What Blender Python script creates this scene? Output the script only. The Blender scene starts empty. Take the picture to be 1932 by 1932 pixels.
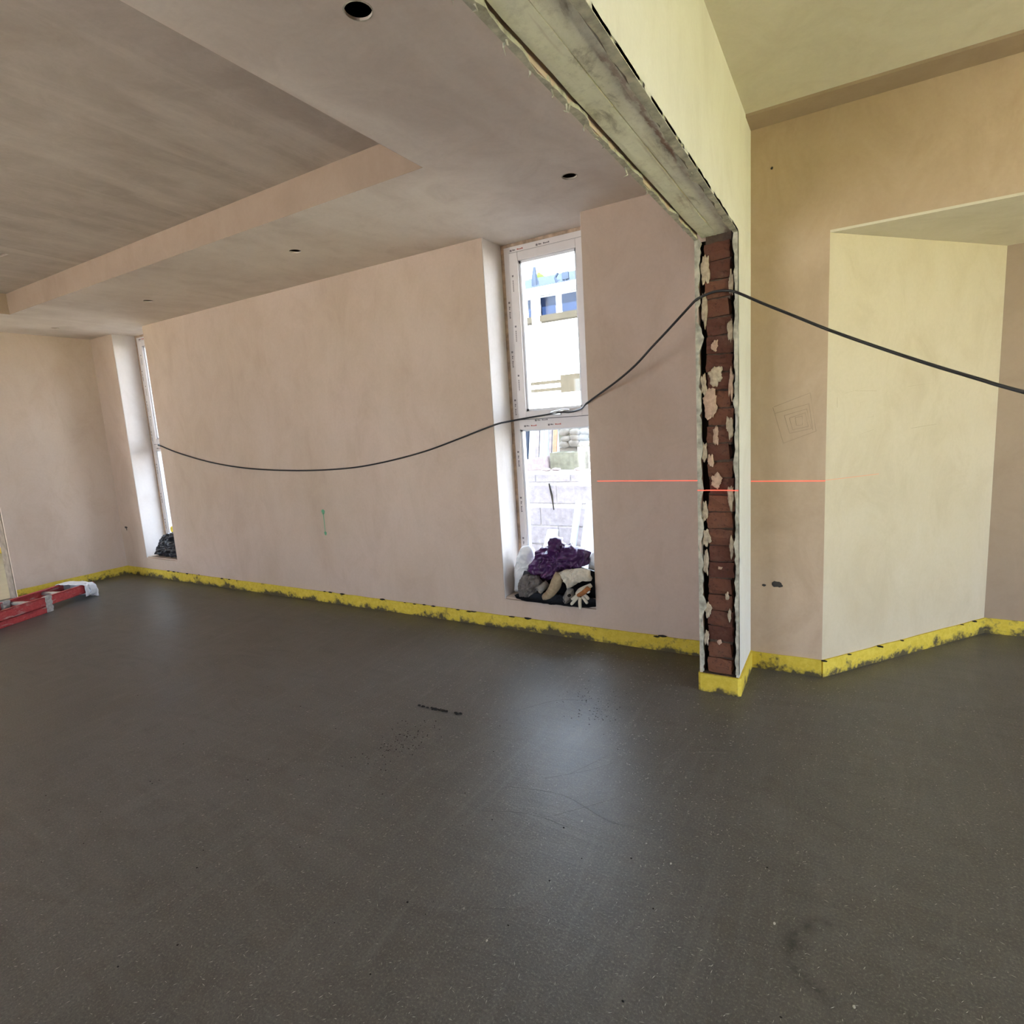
import bpy, bmesh, math, random
from mathutils import Vector, Matrix, noise

S = bpy.context.scene
COL = S.collection
R = math.radians
rng = random.Random(7)

# ------------------------------------------------------------------ camera
cam = bpy.data.cameras.new('camera')
cam.sensor_fit = 'HORIZONTAL'
cam.sensor_width = 36.0
cam.lens = 36.0 * 1086.7 / 1932.0
cam.clip_start = 0.02
co = bpy.data.objects.new('camera', cam)
COL.objects.link(co)
yaw, pitch, roll = R(-30.68), R(8.56), R(3.56)
fw = Vector((math.sin(yaw) * math.cos(pitch), math.cos(yaw) * math.cos(pitch), -math.sin(pitch)))
rt = Vector((math.cos(yaw), -math.sin(yaw), 0))
dn = fw.cross(rt)
rt2 = rt * math.cos(roll) + dn * math.sin(roll)
dn2 = -rt * math.sin(roll) + dn * math.cos(roll)
mw = Matrix((rt2, -dn2, -fw)).transposed().to_4x4()
mw.translation = (0, 0, 1.30)
co.matrix_world = mw
S.camera = co

# ------------------------------------------------------------------ view, world, sun, portals
S.view_settings.view_transform = 'Standard'
S.view_settings.look = 'None'
S.view_settings.gamma = 1.0
S.view_settings.use_curve_mapping = False
S.view_settings.exposure = 3.3
S.cycles.use_denoising = True
S.cycles.max_bounces = 10
S.cycles.diffuse_bounces = 6
S.cycles.transparent_max_bounces = 12
S.cycles.caustics_reflective = False
S.cycles.caustics_refractive = False
S.cycles.sample_clamp_indirect = 8.0

W = bpy.data.worlds.new('sky')
S.world = W
W.use_nodes = True
wn = W.node_tree
wn.nodes.clear()
bg = wn.nodes.new('ShaderNodeBackground')
bg.inputs['Strength'].default_value = 1.45
bg.inputs['Color'].default_value = (.67, .81, 1.0, 1)      # bright hazy sky, even all round
wo = wn.nodes.new('ShaderNodeOutputWorld')
wn.links.new(bg.outputs[0], wo.inputs['Surface'])

sl = bpy.data.lights.new('sun', 'SUN')
sl.energy = 9.5
sl.angle = R(0.6)
sl.color = (1.0, 0.95, 0.86)
so = bpy.data.objects.new('sun', sl)
COL.objects.link(so)
so.rotation_euler = (R(48), 0, R(14))      # from behind the camera, high


def portal(name, loc, rot, sx, sy):
    """A sampling portal in a window opening; gives no light of its own."""
    l = bpy.data.lights.new(name, 'AREA')
    l.shape = 'RECTANGLE'
    l.size, l.size_y = sx, sy
    l.energy = 1.0
    l.cycles.is_portal = True
    o = bpy.data.objects.new(name, l)
    COL.objects.link(o)
    o.location = loc
    o.rotation_euler = rot


portal('portal_a', (-1.5875, 3.37, 1.30), (R(-90), 0, 0), 0.64, 2.2)
portal('portal_b', (-5.8875, 3.37, 1.30), (R(-90), 0, 0), 0.56, 2.2)
portal('portal_c', (3.78, 1.175, 1.08), (0, R(90), 0), 2.15, 3.35)
portal('portal_d', (-3.25, -3.70, 1.07), (R(90), 0, 0), 2.7, 2.15)
portal('portal_e', (-8.3, -1.20, 1.10), (R(90), 0, 0), 2.0, 2.1)


# ------------------------------------------------------------------ materials
class Mt:
    def __init__(s, name):
        s.m = bpy.data.materials.new(name)
        s.m.use_nodes = True
        s.t = s.m.node_tree
        s.t.nodes.clear()
        s.out = s.t.nodes.new('ShaderNodeOutputMaterial')
        s.p = None

    def n(s, ty, **kw):
        x = s.t.nodes.new(ty)
        for k, v in kw.items():
            setattr(x, k, v)
        return x

    def l(s, a, b):
        s.t.links.new(a, b)

    def put(s, sock, v):
        if hasattr(v, 'is_linked') or isinstance(v, bpy.types.NodeSocket):
            s.l(v, sock)
        else:
            sock.default_value = v

    def pos(s, scale=(1, 1, 1), rot=(0, 0, 0), loc=(0, 0, 0), obj=False):
        g = s.n('ShaderNodeTexCoord').outputs['Object'] if obj else s.n('ShaderNodeNewGeometry').outputs['Position']
        m = s.n('ShaderNodeMapping')
        s.l(g, m.inputs['Vector'])
        m.inputs['Scale'].default_value = scale
        m.inputs['Rotation'].default_value = rot
        m.inputs['Location'].default_value = loc
        return m.outputs[0]

    def noise(s, vec, scale, detail=3, rough=.55, dist=0):
        x = s.n('ShaderNodeTexNoise')
        s.l(vec, x.inputs['Vector'])
        x.inputs['Scale'].default_value = scale
        x.inputs['Detail'].default_value = detail
        x.inputs['Roughness'].default_value = rough
        x.inputs['Distortion'].default_value = dist
        return x.outputs['Fac']

    def ramp(s, fac, a, b, ca=0.0, cb=1.0):
        x = s.n('ShaderNodeMapRange')
        x.clamp = True
        s.put(x.inputs['Value'], fac)
        x.inputs['From Min'].default_value = a
        x.inputs['From Max'].default_value = b
        x.inputs['To Min'].default_value = ca
        x.inputs['To Max'].default_value = cb
        return x.outputs[0]

    def math(s, op, a, b=0.0):
        x = s.n('ShaderNodeMath', operation=op)
        s.put(x.inputs[0], a)
        s.put(x.inputs[1], b)
        return x.outputs[0]

    def mix(s, fac, a, b, blend='MIX'):
        x = s.n('ShaderNodeMix', data_type='RGBA', blend_type=blend)
        s.put(x.inputs[0], fac)
        for i, v in ((6, a), (7, b)):
            if isinstance(v, tuple):
                x.inputs[i].default_value = v if len(v) == 4 else (*v, 1)
            else:
                s.l(v, x.inputs[i])
        return x.outputs[2]

    def bsdf(s, col, rough=.9, spec=.3, bump=None, bstr=.2, bdist=.002, **kw):
        p = s.n('ShaderNodeBsdfPrincipled')
        if isinstance(col, tuple):
            p.inputs['Base Color'].default_value = (*col, 1)
        else:
            s.l(col, p.inputs['Base Color'])
        s.put(p.inputs['Roughness'], rough)
        p.inputs['Specular IOR Level'].default_value = spec
        for k, v in kw.items():
            p.inputs[k.replace('_', ' ')].default_value = v
        if bump is not None:
            b = s.n('ShaderNodeBump')
            b.inputs['Strength'].default_value = bstr
            b.inputs['Distance'].default_value = bdist
            s.l(bump, b.inputs['Height'])
            s.l(b.outputs[0], p.inputs['Normal'])
        s.l(p.outputs[0], s.out.inputs[0])
        s.p = p
        return s.m


def plain(name, col, rough=.7, spec=.3, var=.12, scale=14, bstr=.15, obj=False, **kw):
    k = Mt(name)
    v = k.pos(obj=obj)
    f = k.noise(v, scale, 4, .6)
    c = k.mix(k.ramp(f, .3, .7), tuple(x * (1 - var) for x in col), tuple(min(1, x * (1 + var)) for x in col))
    return k.bsdf(c, rough, spec, f, bstr, .002, **kw)


def plaster(name, ca, cb, cc, streak=(1, 1, 1), rot=(0, 0, 0), smul=.5, big=.9, seed=0.0):
    """Bare gypsum skim: large drying patches, trowel streaks, fine grain."""
    k = Mt(name)
    base = k.pos(loc=(seed, seed * 1.7, seed * .6))
    a = k.noise(base, big, 4, .55, .4)
    st = k.noise(k.pos(streak, rot, (seed, 0, seed)), 1.0, 5, .6, .6)
    gr = k.noise(base, 55, 3, .7)
    a2 = k.noise(k.pos((1, 1, .6), (0, 0, 0), (seed, 2, seed)), 4.5, 6, .68, .8)
    c = k.mix(k.ramp(a, .36, .62), ca, cb)
    c = k.mix(k.math('MULTIPLY', k.ramp(a2, .52, .30), .38), c, tuple(x * y for x, y in zip(ca, (.80, .76, .72))))
    c = k.mix(k.math('MULTIPLY', k.ramp(a2, .52, .72), .35), c, cc)
    c = k.mix(k.math('MULTIPLY', k.ramp(st, .46, .74), smul), c, cc)
    c = k.mix(k.math('MULTIPLY', k.ramp(gr, .35, .75), .14), c, tuple(x * .72 for x in ca))
    bm_ = k.math('ADD', k.math('MULTIPLY', st, .6), k.math('MULTIPLY', gr, .25))
    return k.bsdf(c, .82, .25, bm_, .12, .004)


M = {}
M['wall'] = plaster('pink_plaster_wall', (.50, .385, .295), (.56, .435, .355), (.60, .48, .385), (2.2, 2.2, .55), smul=.45)
M['wall_end'] = plaster('pink_plaster_end_wall', (.52, .40, .315), (.57, .455, .375), (.60, .49, .41), (2, 2, .6), smul=.4, seed=3.1)
M['wall_right'] = plaster('tan_plaster_wall', (.47, .345, .235), (.53, .395, .285), (.56, .435, .325), (1.8, 1.8, .6), smul=.35, seed=5.3)
M['splay'] = plaster('pale_plaster_splay', (.53, .44, .305), (.58, .49, .355), (.61, .53, .41), (1.8, 1.8, .6), smul=.4, seed=8.2)
M['ceil'] = plaster('trowelled_plaster_ceiling', (.60, .51, .435), (.68, .59, .505), (.76, .68, .595), (3.2, .85, 1), (0, 0, R(28)), .65, 1.1, 2.0)
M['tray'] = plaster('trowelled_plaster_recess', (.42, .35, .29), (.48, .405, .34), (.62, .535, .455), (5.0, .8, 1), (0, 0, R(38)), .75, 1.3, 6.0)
M['ceil_r'] = plaster('pale_plaster_ceiling', (.60, .54, .43), (.66, .60, .49), (.70, .64, .53), (1.5, 1.5, 1), smul=.3, seed=4.4)
M['border'] = plaster('dark_plaster_border', (.33, .24, .17), (.38, .28, .20), (.40, .30, .22), (.6, 4, 1), smul=.3, seed=1.4)  # darker plaster tone for the ceiling border and the alcove rear wall
M['reveal'] = plaster('pale_reveal_skim', (.62, .555, .51), (.66, .60, .56), (.69, .64, .60), (2, 2, .6), smul=.3, seed=7.7)
M['recess'] = plaster('dark_plaster_recess_side', (.35, .255, .19), (.40, .295, .225), (.43, .33, .25), (2, 2, 1), smul=.3, seed=2.4)  # darker plaster tone on the recess sides
M['cream'] = plaster('pale_lit_skim', (.61, .57, .50), (.66, .62, .56), (.69, .66, .60), (1, 1.2, .8), smul=.3, seed=9.0)  # wall plaster paled; bright light on the beam face is in the colour

# floor: fresh dark fibre screed with float marks, smears and a foot scuff
k = Mt('dark_fibre_screed')
b0 = k.pos()
f1 = k.noise(b0, .8, 5, .6, .5)
f2 = k.noise(k.pos((1.3, 4.2, 1), (0, 0, R(38))), 1.6, 6, .66, 2.2)
f3 = k.noise(b0, 150, 3, .8)
f4 = k.noise(k.pos((6.5, 1.0, 1), (0, 0, R(-12))), 1.3, 6, .68, 2.6)
c = k.mix(k.ramp(f1, .3, .7), (.066, .060, .051), (.112, .103, .091))
c = k.mix(k.math('MULTIPLY', k.ramp(f2, .44, .70), .7), c, (.062, .055, .046))
c = k.mix(k.math('MULTIPLY', k.ramp(f4, .50, .74), .45), c, (.145, .136, .122))
c = k.mix(k.ramp(f3, .54, .70), c, (.185, .17, .145))
c = k.mix(k.math('MULTIPLY', k.ramp(f3, .46, .32), .75), c, (.036, .043, .034))
xyz = k.n('ShaderNodeSeparateXYZ')
k.l(b0, xyz.inputs[0])


def spot(cx, cy, rad, wid=None, thr=.45):
    dx = k.math('SUBTRACT', xyz.outputs[0], cx)
    dy = k.math('SUBTRACT', xyz.outputs[1], cy)
    d = k.math('SQRT', k.math('ADD', k.math('MULTIPLY', dx, dx), k.math('MULTIPLY', dy, dy)))
    if wid:
        m = k.ramp(k.math('ABSOLUTE', k.math('SUBTRACT', d, rad)), 0, wid, 1, 0)
    else:
        m = k.ramp(d, rad * .2, rad, 1, 0)
    return k.math('MULTIPLY', m, k.ramp(k.noise(b0, 22, 3, .6), thr - .1, thr + .15))


sc1 = k.math('MULTIPLY', spot(.02, 1.375, .115, .028), k.ramp(xyz.outputs[0], .03, -.03))
sc2 = spot(-1.62, 1.70, .20, None, .56)
sc3 = spot(-.98, 2.30, .20, None, .58)
sc = k.math('MAXIMUM', k.math('MAXIMUM', sc1, k.math('MULTIPLY', sc2, .7)), k.math('MULTIPLY', sc3, .6))
c = k.mix(k.math('MULTIPLY', sc, .75), c, (.022, .020, .018))
rgh = k.ramp(f1, .3, .7, .36, .48)
hb = k.math('ADD', k.math('MULTIPLY', f3, .5), k.math('ADD', f2, k.math('MULTIPLY', f4, .5)))
M['floor'] = k.bsdf(c, rgh, .46, hb, .25, .006)

# yellow edge strip with screed smears
k = Mt('yellow_edge_foam')
b0 = k.pos()
x = k.n('ShaderNodeSeparateXYZ')
k.l(b0, x.inputs[0])
n1 = k.noise(b0, 9, 4, .65)
n2 = k.noise(b0, 40, 3, .6)
low = k.math('MULTIPLY', k.ramp(x.outputs[2], .055, .0), .42)
mk = k.ramp(k.math('ADD', k.math('ADD', k.math('MULTIPLY', n1, .7), k.math('MULTIPLY', n2, .3)), k.math('MULTIPLY', low, .42)), .57, .68)
c = k.mix(k.ramp(n2, .35, .65), (.56, .405, .036), (.66, .495, .065))
c = k.mix(mk, c, (.085, .066, .03))
M['foam'] = k.bsdf(c, .7, .3, n2, .2, .003)

k = Mt('old_red_brick')
oi = k.n('ShaderNodeObjectInfo')
b0 = k.pos()
n1 = k.noise(b0, 16, 5, .65)
n2 = k.noise(b0, 70, 3, .7)
c = k.mix(oi.outputs['Random'], (.095, .035, .024), (.18, .074, .042))
c = k.mix(k.math('MULTIPLY', k.ramp(n1, .5, .75), .5), c, (.15, .085, .06))
c = k.mix(k.ramp(n2, .45, .2), c, (.04, .02, .016))
M['brick'] = k.bsdf(c, .9, .2, k.math('ADD', n1, k.math('MULTIPLY', n2, .4)), .6, .004)

k = Mt('stained_lintel_concrete')
b0 = k.pos()
n1 = k.noise(k.pos((2.2, 1.1, 1)), 3.5, 6, .68, .5)
n2 = k.noise(b0, 38, 4, .7)
n3 = k.noise(k.pos((14, 1.0, 1)), 1.6, 4, .6, .3)
c = k.mix(k.ramp(n1, .38, .62), (.70, .67, .53), (.82, .79, .65))
c = k.mix(k.math('MULTIPLY', k.ramp(n2, .5, .72), .35), c, (.36, .32, .24))
c = k.mix(k.math('MULTIPLY', k.ramp(n1, .41, .29), .85), c, (.20, .155, .11))
c = k.mix(k.math('MULTIPLY', k.ramp(n3, .56, .68), .5), c, (.30, .185, .125))
x = k.n('ShaderNodeSeparateXYZ')
k.l(b0, x.inputs[0])
wob = k.math('MULTIPLY', k.math('SUBTRACT', k.noise(k.pos((3, 1, 1)), 9, 5, .7), .5), .07)
dist = k.math('ABSOLUTE', k.math('ADD', k.math('ADD', x.outputs[0], .460), wob))
brk = k.ramp(k.noise(k.pos((1, 1, 1), (0, 0, 0), (3, 1, 0)), 3.2, 4, .6), .42, .55)
c = k.mix(k.math('MULTIPLY', k.math('MULTIPLY', k.ramp(dist, .010, .003), brk), .8), c, (.30, .155, .105))
M['lintel'] = k.bsdf(c, .85, .25, k.math('ADD', n1, k.math('MULTIPLY', n2, .5)), .5, .004)

M['board_edge'] = plain('broken_plasterboard_edge', (.43, .40, .32), .9, .2, .4, 30, .5)
M['mortar'] = plain('grey_mortar', (.085, .058, .043), .95, .15, .35, 40, .6)
M['smear'] = plain('old_plaster_smear', (.42, .335, .24), .95, .15, .25, 50, .5)
M['smear_pink'] = plain('pink_plaster_smear', (.47, .32, .23), .95, .15, .2, 50, .5)
M['jamb'] = plain('rough_jamb_plaster', (.26, .21, .165), .95, .1, .25, 18, .4)
M['void'] = plain('dark_void', (.02, .017, .014), .95, .1)
M['upvc'] = plain('white_upvc_film', (.68, .625, .605), .4, .4, .05, 6, .02)
M['bead'] = plain('white_upvc_bead', (.68, .68, .70), .3, .5, .03, 6, .02)
M['gasket'] = plain('black_gasket', (.05, .05, .055), .6)
M['tape'] = plain('plaster_smudged_film', (.42, .30, .21), .6, .3, .35, 24, .2)
M['print_dark'] = plain('grey_film_print', (.20, .17, .17), .6)
M['print_red'] = plain('red_film_print', (.50, .13, .10), .6)
M['metal'] = plain('satin_handle_metal', (.62, .62, .62), .3, .5, .05, 20, .02, Metallic=.8)
M['cable'] = plain('black_cable_sheath', (.030, .027, .027), .5, .4)
M['laser'] = None
k = Mt('red_laser_light')
p_ = k.bsdf((.9, .12, .08), .6, .1)
k.p.inputs['Emission Color'].default_value = (1, .12, .07, 1)
k.p.inputs['Emission Strength'].default_value = .12
M['laser'] = k.m
M['pencil'] = plain('pencil_line', (.20, .15, .11), .8)
M['pencil_faint'] = plain('faint_pencil_line', (.40, .32, .22), .8)
M['green'] = plain('green_marker_paint', (.13, .36, .20), .8)
M['hole'] = plain('socket_hole_dark', (.05, .042, .036), .9)

k = Mt('window_glass')
tr = k.n('ShaderNodeBsdfTransparent')
tr.inputs[0].default_value = (.96, .965, .97, 1)
gl = k.n('ShaderNodeBsdfGlossy')
gl.inputs['Roughness'].default_value = .02
mx = k.n('ShaderNodeMixShader')
lw = k.n('ShaderNodeLayerWeight')
k.l(k.math('ADD', k.math('MULTIPLY', k.math('POWER', lw.outputs['Facing'], 5.0), .45), .025), mx.inputs[0])
k.l(tr.outputs[0], mx.inputs[1])
k.l(gl.outputs[0], mx.inputs[2])
k.l(mx.outputs[0], k.out.inputs[0])
M['glass'] = k.m

# rags, ladder
M['purple'] = plain('purple_plastic', (.062, .014, .078), .36, .5, .3, 18, .1)
M['white_bag'] = plain('white_plastic_bag', (.72, .72, .72), .5, .4, .06, 12, .1)
M['grey_cloth'] = plain('grey_cloth', (.17, .145, .13), .95, .1, .25, 40, .5)
M['dark_rag'] = plain('charcoal_rag', (.055, .052, .055), .95, .1, .3, 40, .5)
M['dark_cloth'] = plain('black_cloth', (.010, .009, .010), .95, .08, .3, 30, .3)
M['tan_cloth'] = plain('tan_cloth', (.36, .27, .17), .9, .1, .2, 60, .4)
M['cream_cloth'] = plain('cream_cloth', (.56, .50, .40), .9, .1, .15, 45, .4)
M['cuff'] = plain('rust_brown_cuff', (.34, .13, .045), .85, .15, .2, 40, .4)
M['grey_tube'] = plain('grey_tube_card', (.22, .20, .175), .85, .15, .25, 45, .4)
M['black_bag'] = plain('black_plastic_bag', (.022, .021, .025), .33, .5, .3, 20, .2)
M['yellow_tape'] = plain('yellow_tape', (.85, .66, .06), .5, .4, .06, 20, .05)
k = Mt('scuffed_red_rail')
b0 = k.pos()
n1 = k.noise(k.pos((5, 2, 12)), 3.0, 5, .7)
n2 = k.noise(b0, 60, 3, .7)
c = k.mix(k.ramp(n2, .3, .7), (.40, .045, .05), (.54, .085, .085))
c = k.mix(k.math('MULTIPLY', k.ramp(n1, .56, .66), .75), c, (.52, .44, .40))
c = k.mix(k.math('MULTIPLY', k.ramp(n1, .42, .3), .6), c, (.16, .03, .035))
M['red'] = k.bsdf(c, .5, .4, n2, .15, .002)
M['rung'] = plain('dusty_aluminium', (.60, .57, .54), .5, .5, .15, 30, .1, Metallic=.3)
M['strap'] = plain('grey_duct_tape', (.42, .40, .38), .6, .3, .3, 40, .3)
M['wrap'] = plain('white_dust_sheet', (.70, .70, .73), .6, .3, .12, 20, .2)
M['mud'] = plain('dark_crumbs', (.022, .019, .016), .9, .2, .3, 60, .3)
M['fibre'] = plain('pale_fibre', (.40, .375, .33), .7, .3, .2, 30, .1)

# outside
M['block'] = plain('grey_concrete_block', (.33, .31, .33), .95, .1, .22, 14, .6)
M['block2'] = plain('weathered_block', (.17, .17, .13), .95, .1, .22, 18, .6)
M['stone'] = plain('rock_faced_stone', (.16, .145, .125), .95, .1, .2, 12, .5)
M['pinkbrick'] = plain('pale_pink_brick', (.30, .24, .24), .95, .1, .2, 18, .5)
M['lime'] = plain('pale_mortar', (.45, .44, .44), .95, .1, .15, 30, .3)
M['timber'] = plain('weathered_timber', (.16, .135, .13), .8, .2, .25, 10, .3)
M['timber_o'] = plain('orange_timber', (.24, .13, .075), .8, .2, .2, 10, .3)
M['upvc_out'] = plain('white_offcut_panel', (.42, .46, .50), .5, .3, .05, 6, .05)
M['render'] = plain('white_render', (.80, .79, .76), .9, .2, .04, 3, .1)
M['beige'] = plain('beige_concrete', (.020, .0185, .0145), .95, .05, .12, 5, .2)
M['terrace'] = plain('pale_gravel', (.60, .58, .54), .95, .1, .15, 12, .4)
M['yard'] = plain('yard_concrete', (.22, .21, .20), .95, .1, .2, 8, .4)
M['roof_far'] = plain('blue_grey_slate', (.010, .016, .028), .8, .15, .15, 5, .2)
M['blue_glass'] = plain('reflecting_blue_glass', (.004, .008, .022), .15, .35, .3, 1.5, .0)
k = Mt('lawn')
n1 = k.noise(k.pos(), 3, 5, .7)
M['lawn'] = k.bsdf(k.mix(k.ramp(n1, .3, .7), (.30, .31, .14), (.40, .40, .20)), .9, .1, n1, .5, .02)
M['slab_pale'] = plain('pale_far_floor', (.50, .48, .38), .7, .3, .1, 3, .1)  # even pale tone over the whole floor of the next room
M['leaf'] = plain('green_foliage', (.03, .045, .012), .9, .05, .4, 5, .4)


def nvec(p):
    """repeatable vector noise"""
    return Vector((noise.noise(p + Vector((13.7, 2.1, 5.3))), noise.noise(p + Vector((3.9, 41.2, 17.8))), noise.noise(p + Vector((27.4, 9.6, 31.5)))))


# ------------------------------------------------------------------ mesh helpers
class B:
    def __init__(s):
        s.b = bmesh.new()

    def box(s, x0, y0, z0, x1, y1, z1):
        return s.hexa([(x0, y0, z0), (x1, y0, z0), (x1, y1, z0), (x0, y1, z0), (x0, y0, z1), (x1, y0, z1), (x1, y1, z1), (x0, y1, z1)])

    def hexa(s, pts):
        v = [s.b.verts.new(p) for p in pts]
        for f in ((3, 2, 1, 0), (4, 5, 6, 7), (0, 1, 5, 4), (1, 2, 6, 5), (2, 3, 7, 6), (3, 0, 4, 7)):
            s.b.faces.new([v[i] for i in f])
        return s

    def obox(s, p, u, L, w, z0, z1):
        """box from p along 2D unit u for L, width w to the right-hand side (perp)"""
        q = (-u[1], u[0])
        a = (p[0], p[1])
        pts = [(a[0], a[1]), (a[0] + u[0] * L, a[1] + u[1] * L), (a[0] + u[0] * L + q[0] * w, a[1] + u[1] * L + q[1] * w), (a[0] + q[0] * w, a[1] + q[1] * w)]
        return s.prism(pts, z0, z1)

    def prism(s, poly, z0, z1):
        lo = [s.b.verts.new((x, y, z0)) for x, y in poly]
        hi = [s.b.verts.new((x, y, z1)) for x, y in poly]
        s.b.faces.new(lo[::-1])
        s.b.faces.new(hi)
        n = len(poly)
        for i in range(n):
            j = (i + 1) % n
            s.b.faces.new((lo[i], lo[j], hi[j], hi[i]))
        return s

    def tube(s, pts, rad, seg=8, cap=True, flat=1.0):
        pts = [Vector(p) for p in pts]
        n = len(pts)
        rr = rad if isinstance(rad, (list, tuple)) else [rad] * n
        rings = []
        up = Vector((0.13, .21, 1)).normalized()
        for i, p in enumerate(pts):
            t = (pts[min(n - 1, i + 1)] - pts[max(0, i - 1)]).normalized()
            if abs(t.dot(up)) > .95:
                up = Vector((1, .1, .1)).normalized()
            a = t.cross(up).normalized()
            b_ = t.cross(a).normalized()
            rings.append([s.b.verts.new(p + (a * math.cos(2 * math.pi * k_ / seg) + b_ * flat * math.sin(2 * math.pi * k_ / seg)) * rr[i]) for k_ in range(seg)])
        for i in range(n - 1):
            for k_ in range(seg):
                s.b.faces.new((rings[i][k_], rings[i][(k_ + 1) % seg], rings[i + 1][(k_ + 1) % seg], rings[i + 1][k_]))
        if cap:
            s.b.faces.new(rings[0][::-1])
            s.b.faces.new(rings[-1])
        return s

    def lump(s, c, r, seed, sub=1, flat=(1, 1, 1)):
        g = bmesh.ops.create_icosphere(s.b, subdivisions=sub, radius=1)
        o = Vector((seed * 3.1, seed * 1.7, seed))
        for v in g['verts']:
            k_ = 1 + .45 * noise.noise(v.co * 1.3 + o)
            v.co = Vector((c[0] + v.co.x * r * k_ * flat[0], c[1] + v.co.y * r * k_ * flat[1], c[2] + v.co.z * r * k_ * flat[2]))
        return s

    def done(s, name, mat, parent=None, smooth=False, kind=None, bevel=0):
        if bevel:
            bmesh.ops.bevel(s.b, geom=list(s.b.edges), offset=bevel, segments=2, affect='EDGES', profile=.6)
        bmesh.ops.recalc_face_normals(s.b, faces=s.b.faces)
        me = bpy.data.meshes.new(name)
        s.b.to_mesh(me)
        s.b.free()
        me.materials.append(M[mat] if isinstance(mat, str) else mat)
        if smooth:
            for p in me.polygons:
                p.use_smooth = True
        o = bpy.data.objects.new(name, me)
        COL.objects.link(o)
        if parent:
            par(o, parent)
        if kind:
            o['kind'] = kind
        return o


def par(o, p):
    o.parent = p
    if p.location.length or p.rotation_euler.to_quaternion().angle:
        bw = Matrix.LocRotScale(p.location, p.rotation_euler, (1, 1, 1))
        pp = p.parent
        while pp:
            bw = Matrix.LocRotScale(pp.location, pp.rotation_euler, (1, 1, 1)) @ bw
            pp = pp.parent
        o.matrix_parent_inverse = bw.inverted()


def empty(name, loc=(0, 0, 0), kind=None):
    o = bpy.data.objects.new(name, None)
    o.empty_display_size = .1
    o.location = loc
    COL.objects.link(o)
    if kind:
        o['kind'] = kind
    return o


def tag(o, label, cat, group=None):
    o['label'] = label
    o['category'] = cat
    if group:
        o['group'] = group
    return o


def struct(o, label, cat):
    o['kind'] = 'structure'
    return tag(o, label, cat)


def dup(o, name, loc=None):
    c_ = o.copy()
    c_.name = name
    COL.objects.link(c_)
    if loc is not None:
        c_.location = loc
    return c_


# ------------------------------------------------------------------ dimensions
YW, YR = 3.05, 3.01            # back wall left of / right of the stub wall
ZC, ZT, ZR = 2.40, 2.556, 2.548   # left ceiling, its recess, right ceiling
XE = -6.57                     # end wall
PX0, PX1, PY = -.593, -.418, 2.652
OB = 3.36                      # outer skin
W1 = (-1.905, -1.272)
W2 = (-6.165, -5.61)
YB = -3.5                      # rear wall, behind the camera
XR = 3.6                       # right wall

# ------------------------------------------------------------------ room shell
floor = B().prism([(-6.72, YB - .2), (XR + .2, YB - .2), (XR + .2, 4.1), (.55, 4.1), (-.2, 3.3), (-6.72, 3.3)], -.12, 0).done('floor', 'floor')
struct(floor, 'dark grey fibre screed floor with float marks across both rooms', 'floor')

wb = B()
for x0, x1 in ((-6.72, W2[0]), (W2[1], W1[0]), (W1[1], PX1)):
    wb.box(x0, YW, -.12, x1, OB, 2.76)
for w in (W1, W2):
    wb.box(w[0], YW, ZC + .012, w[1], OB, 2.76)
    wb.box(w[0], YW, -.12, w[1], OB, .195)
wall_back = wb.done('wall_back', 'wall')
for w in (W1, W2):
    rv = B()
    rv.box(w[0] - .002, YW + .004, .196, w[0] + .0035, 3.266, ZC + .002)
    rv.box(w[1] - .0035, YW + .004, .196, w[1] + .002, 3.266, ZC + .002)
    rv.done('reveal_lining', 'reveal', wall_back)['label'] = 'paler skimmed window reveal'
struct(wall_back, 'long pink plastered wall with two tall windows', 'wall')

we = B()
we.box(-6.72, 2.10, -.12, XE, 3.06, 2.76)
we.box(-6.72, YB, -.12, XE, .95, 2.76)
we.box(-6.72, .95, 2.06, XE, 2.10, 2.76)
wall_left = we.done('wall_left', 'wall_end')
B().box(-6.725, 2.094, -.005, XE - .02, 2.101, 2.061).done('jamb', 'jamb', wall_left)['label'] = 'rough grey-brown door jamb'
struct(wall_left, 'pink plastered end wall with a door opening beside the red ladder', 'wall')

wr = B()
wr.prism([(PX1, YR), (-.0965, YR), (-.10, OB), (PX1, OB)], -.12, 2.0502)
wr.box(PX1, YR, 2.05, XR + .02, OB, 2.76)
wall_right = wr.done('wall_right', 'wall_right')
struct(wall_right, 'tan plastered wall and header above the alcove', 'wall')

ws = B()
ws.prism([(-.0965, YR), (.661, 3.937), (.56, 4.10), (-.0995, OB - .01)], -.12, 2.04)
wall_splay = ws.done('wall_alcove', 'splay')
struct(wall_splay, 'pale angled alcove cheek right of the brick stub wall', 'wall')
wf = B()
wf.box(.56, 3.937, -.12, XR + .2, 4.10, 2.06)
wall_front = wf.done('wall_front', 'border')  # alcove shade put into the darker plaster colour
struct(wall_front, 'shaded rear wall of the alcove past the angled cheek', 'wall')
sf = B().box(-.0965, YR, 2.04, XR, 4.0, 2.0502).done('trim_1', 'ceil_r')
struct(sf, 'flat plastered soffit over the alcove', 'soffit')

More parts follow.
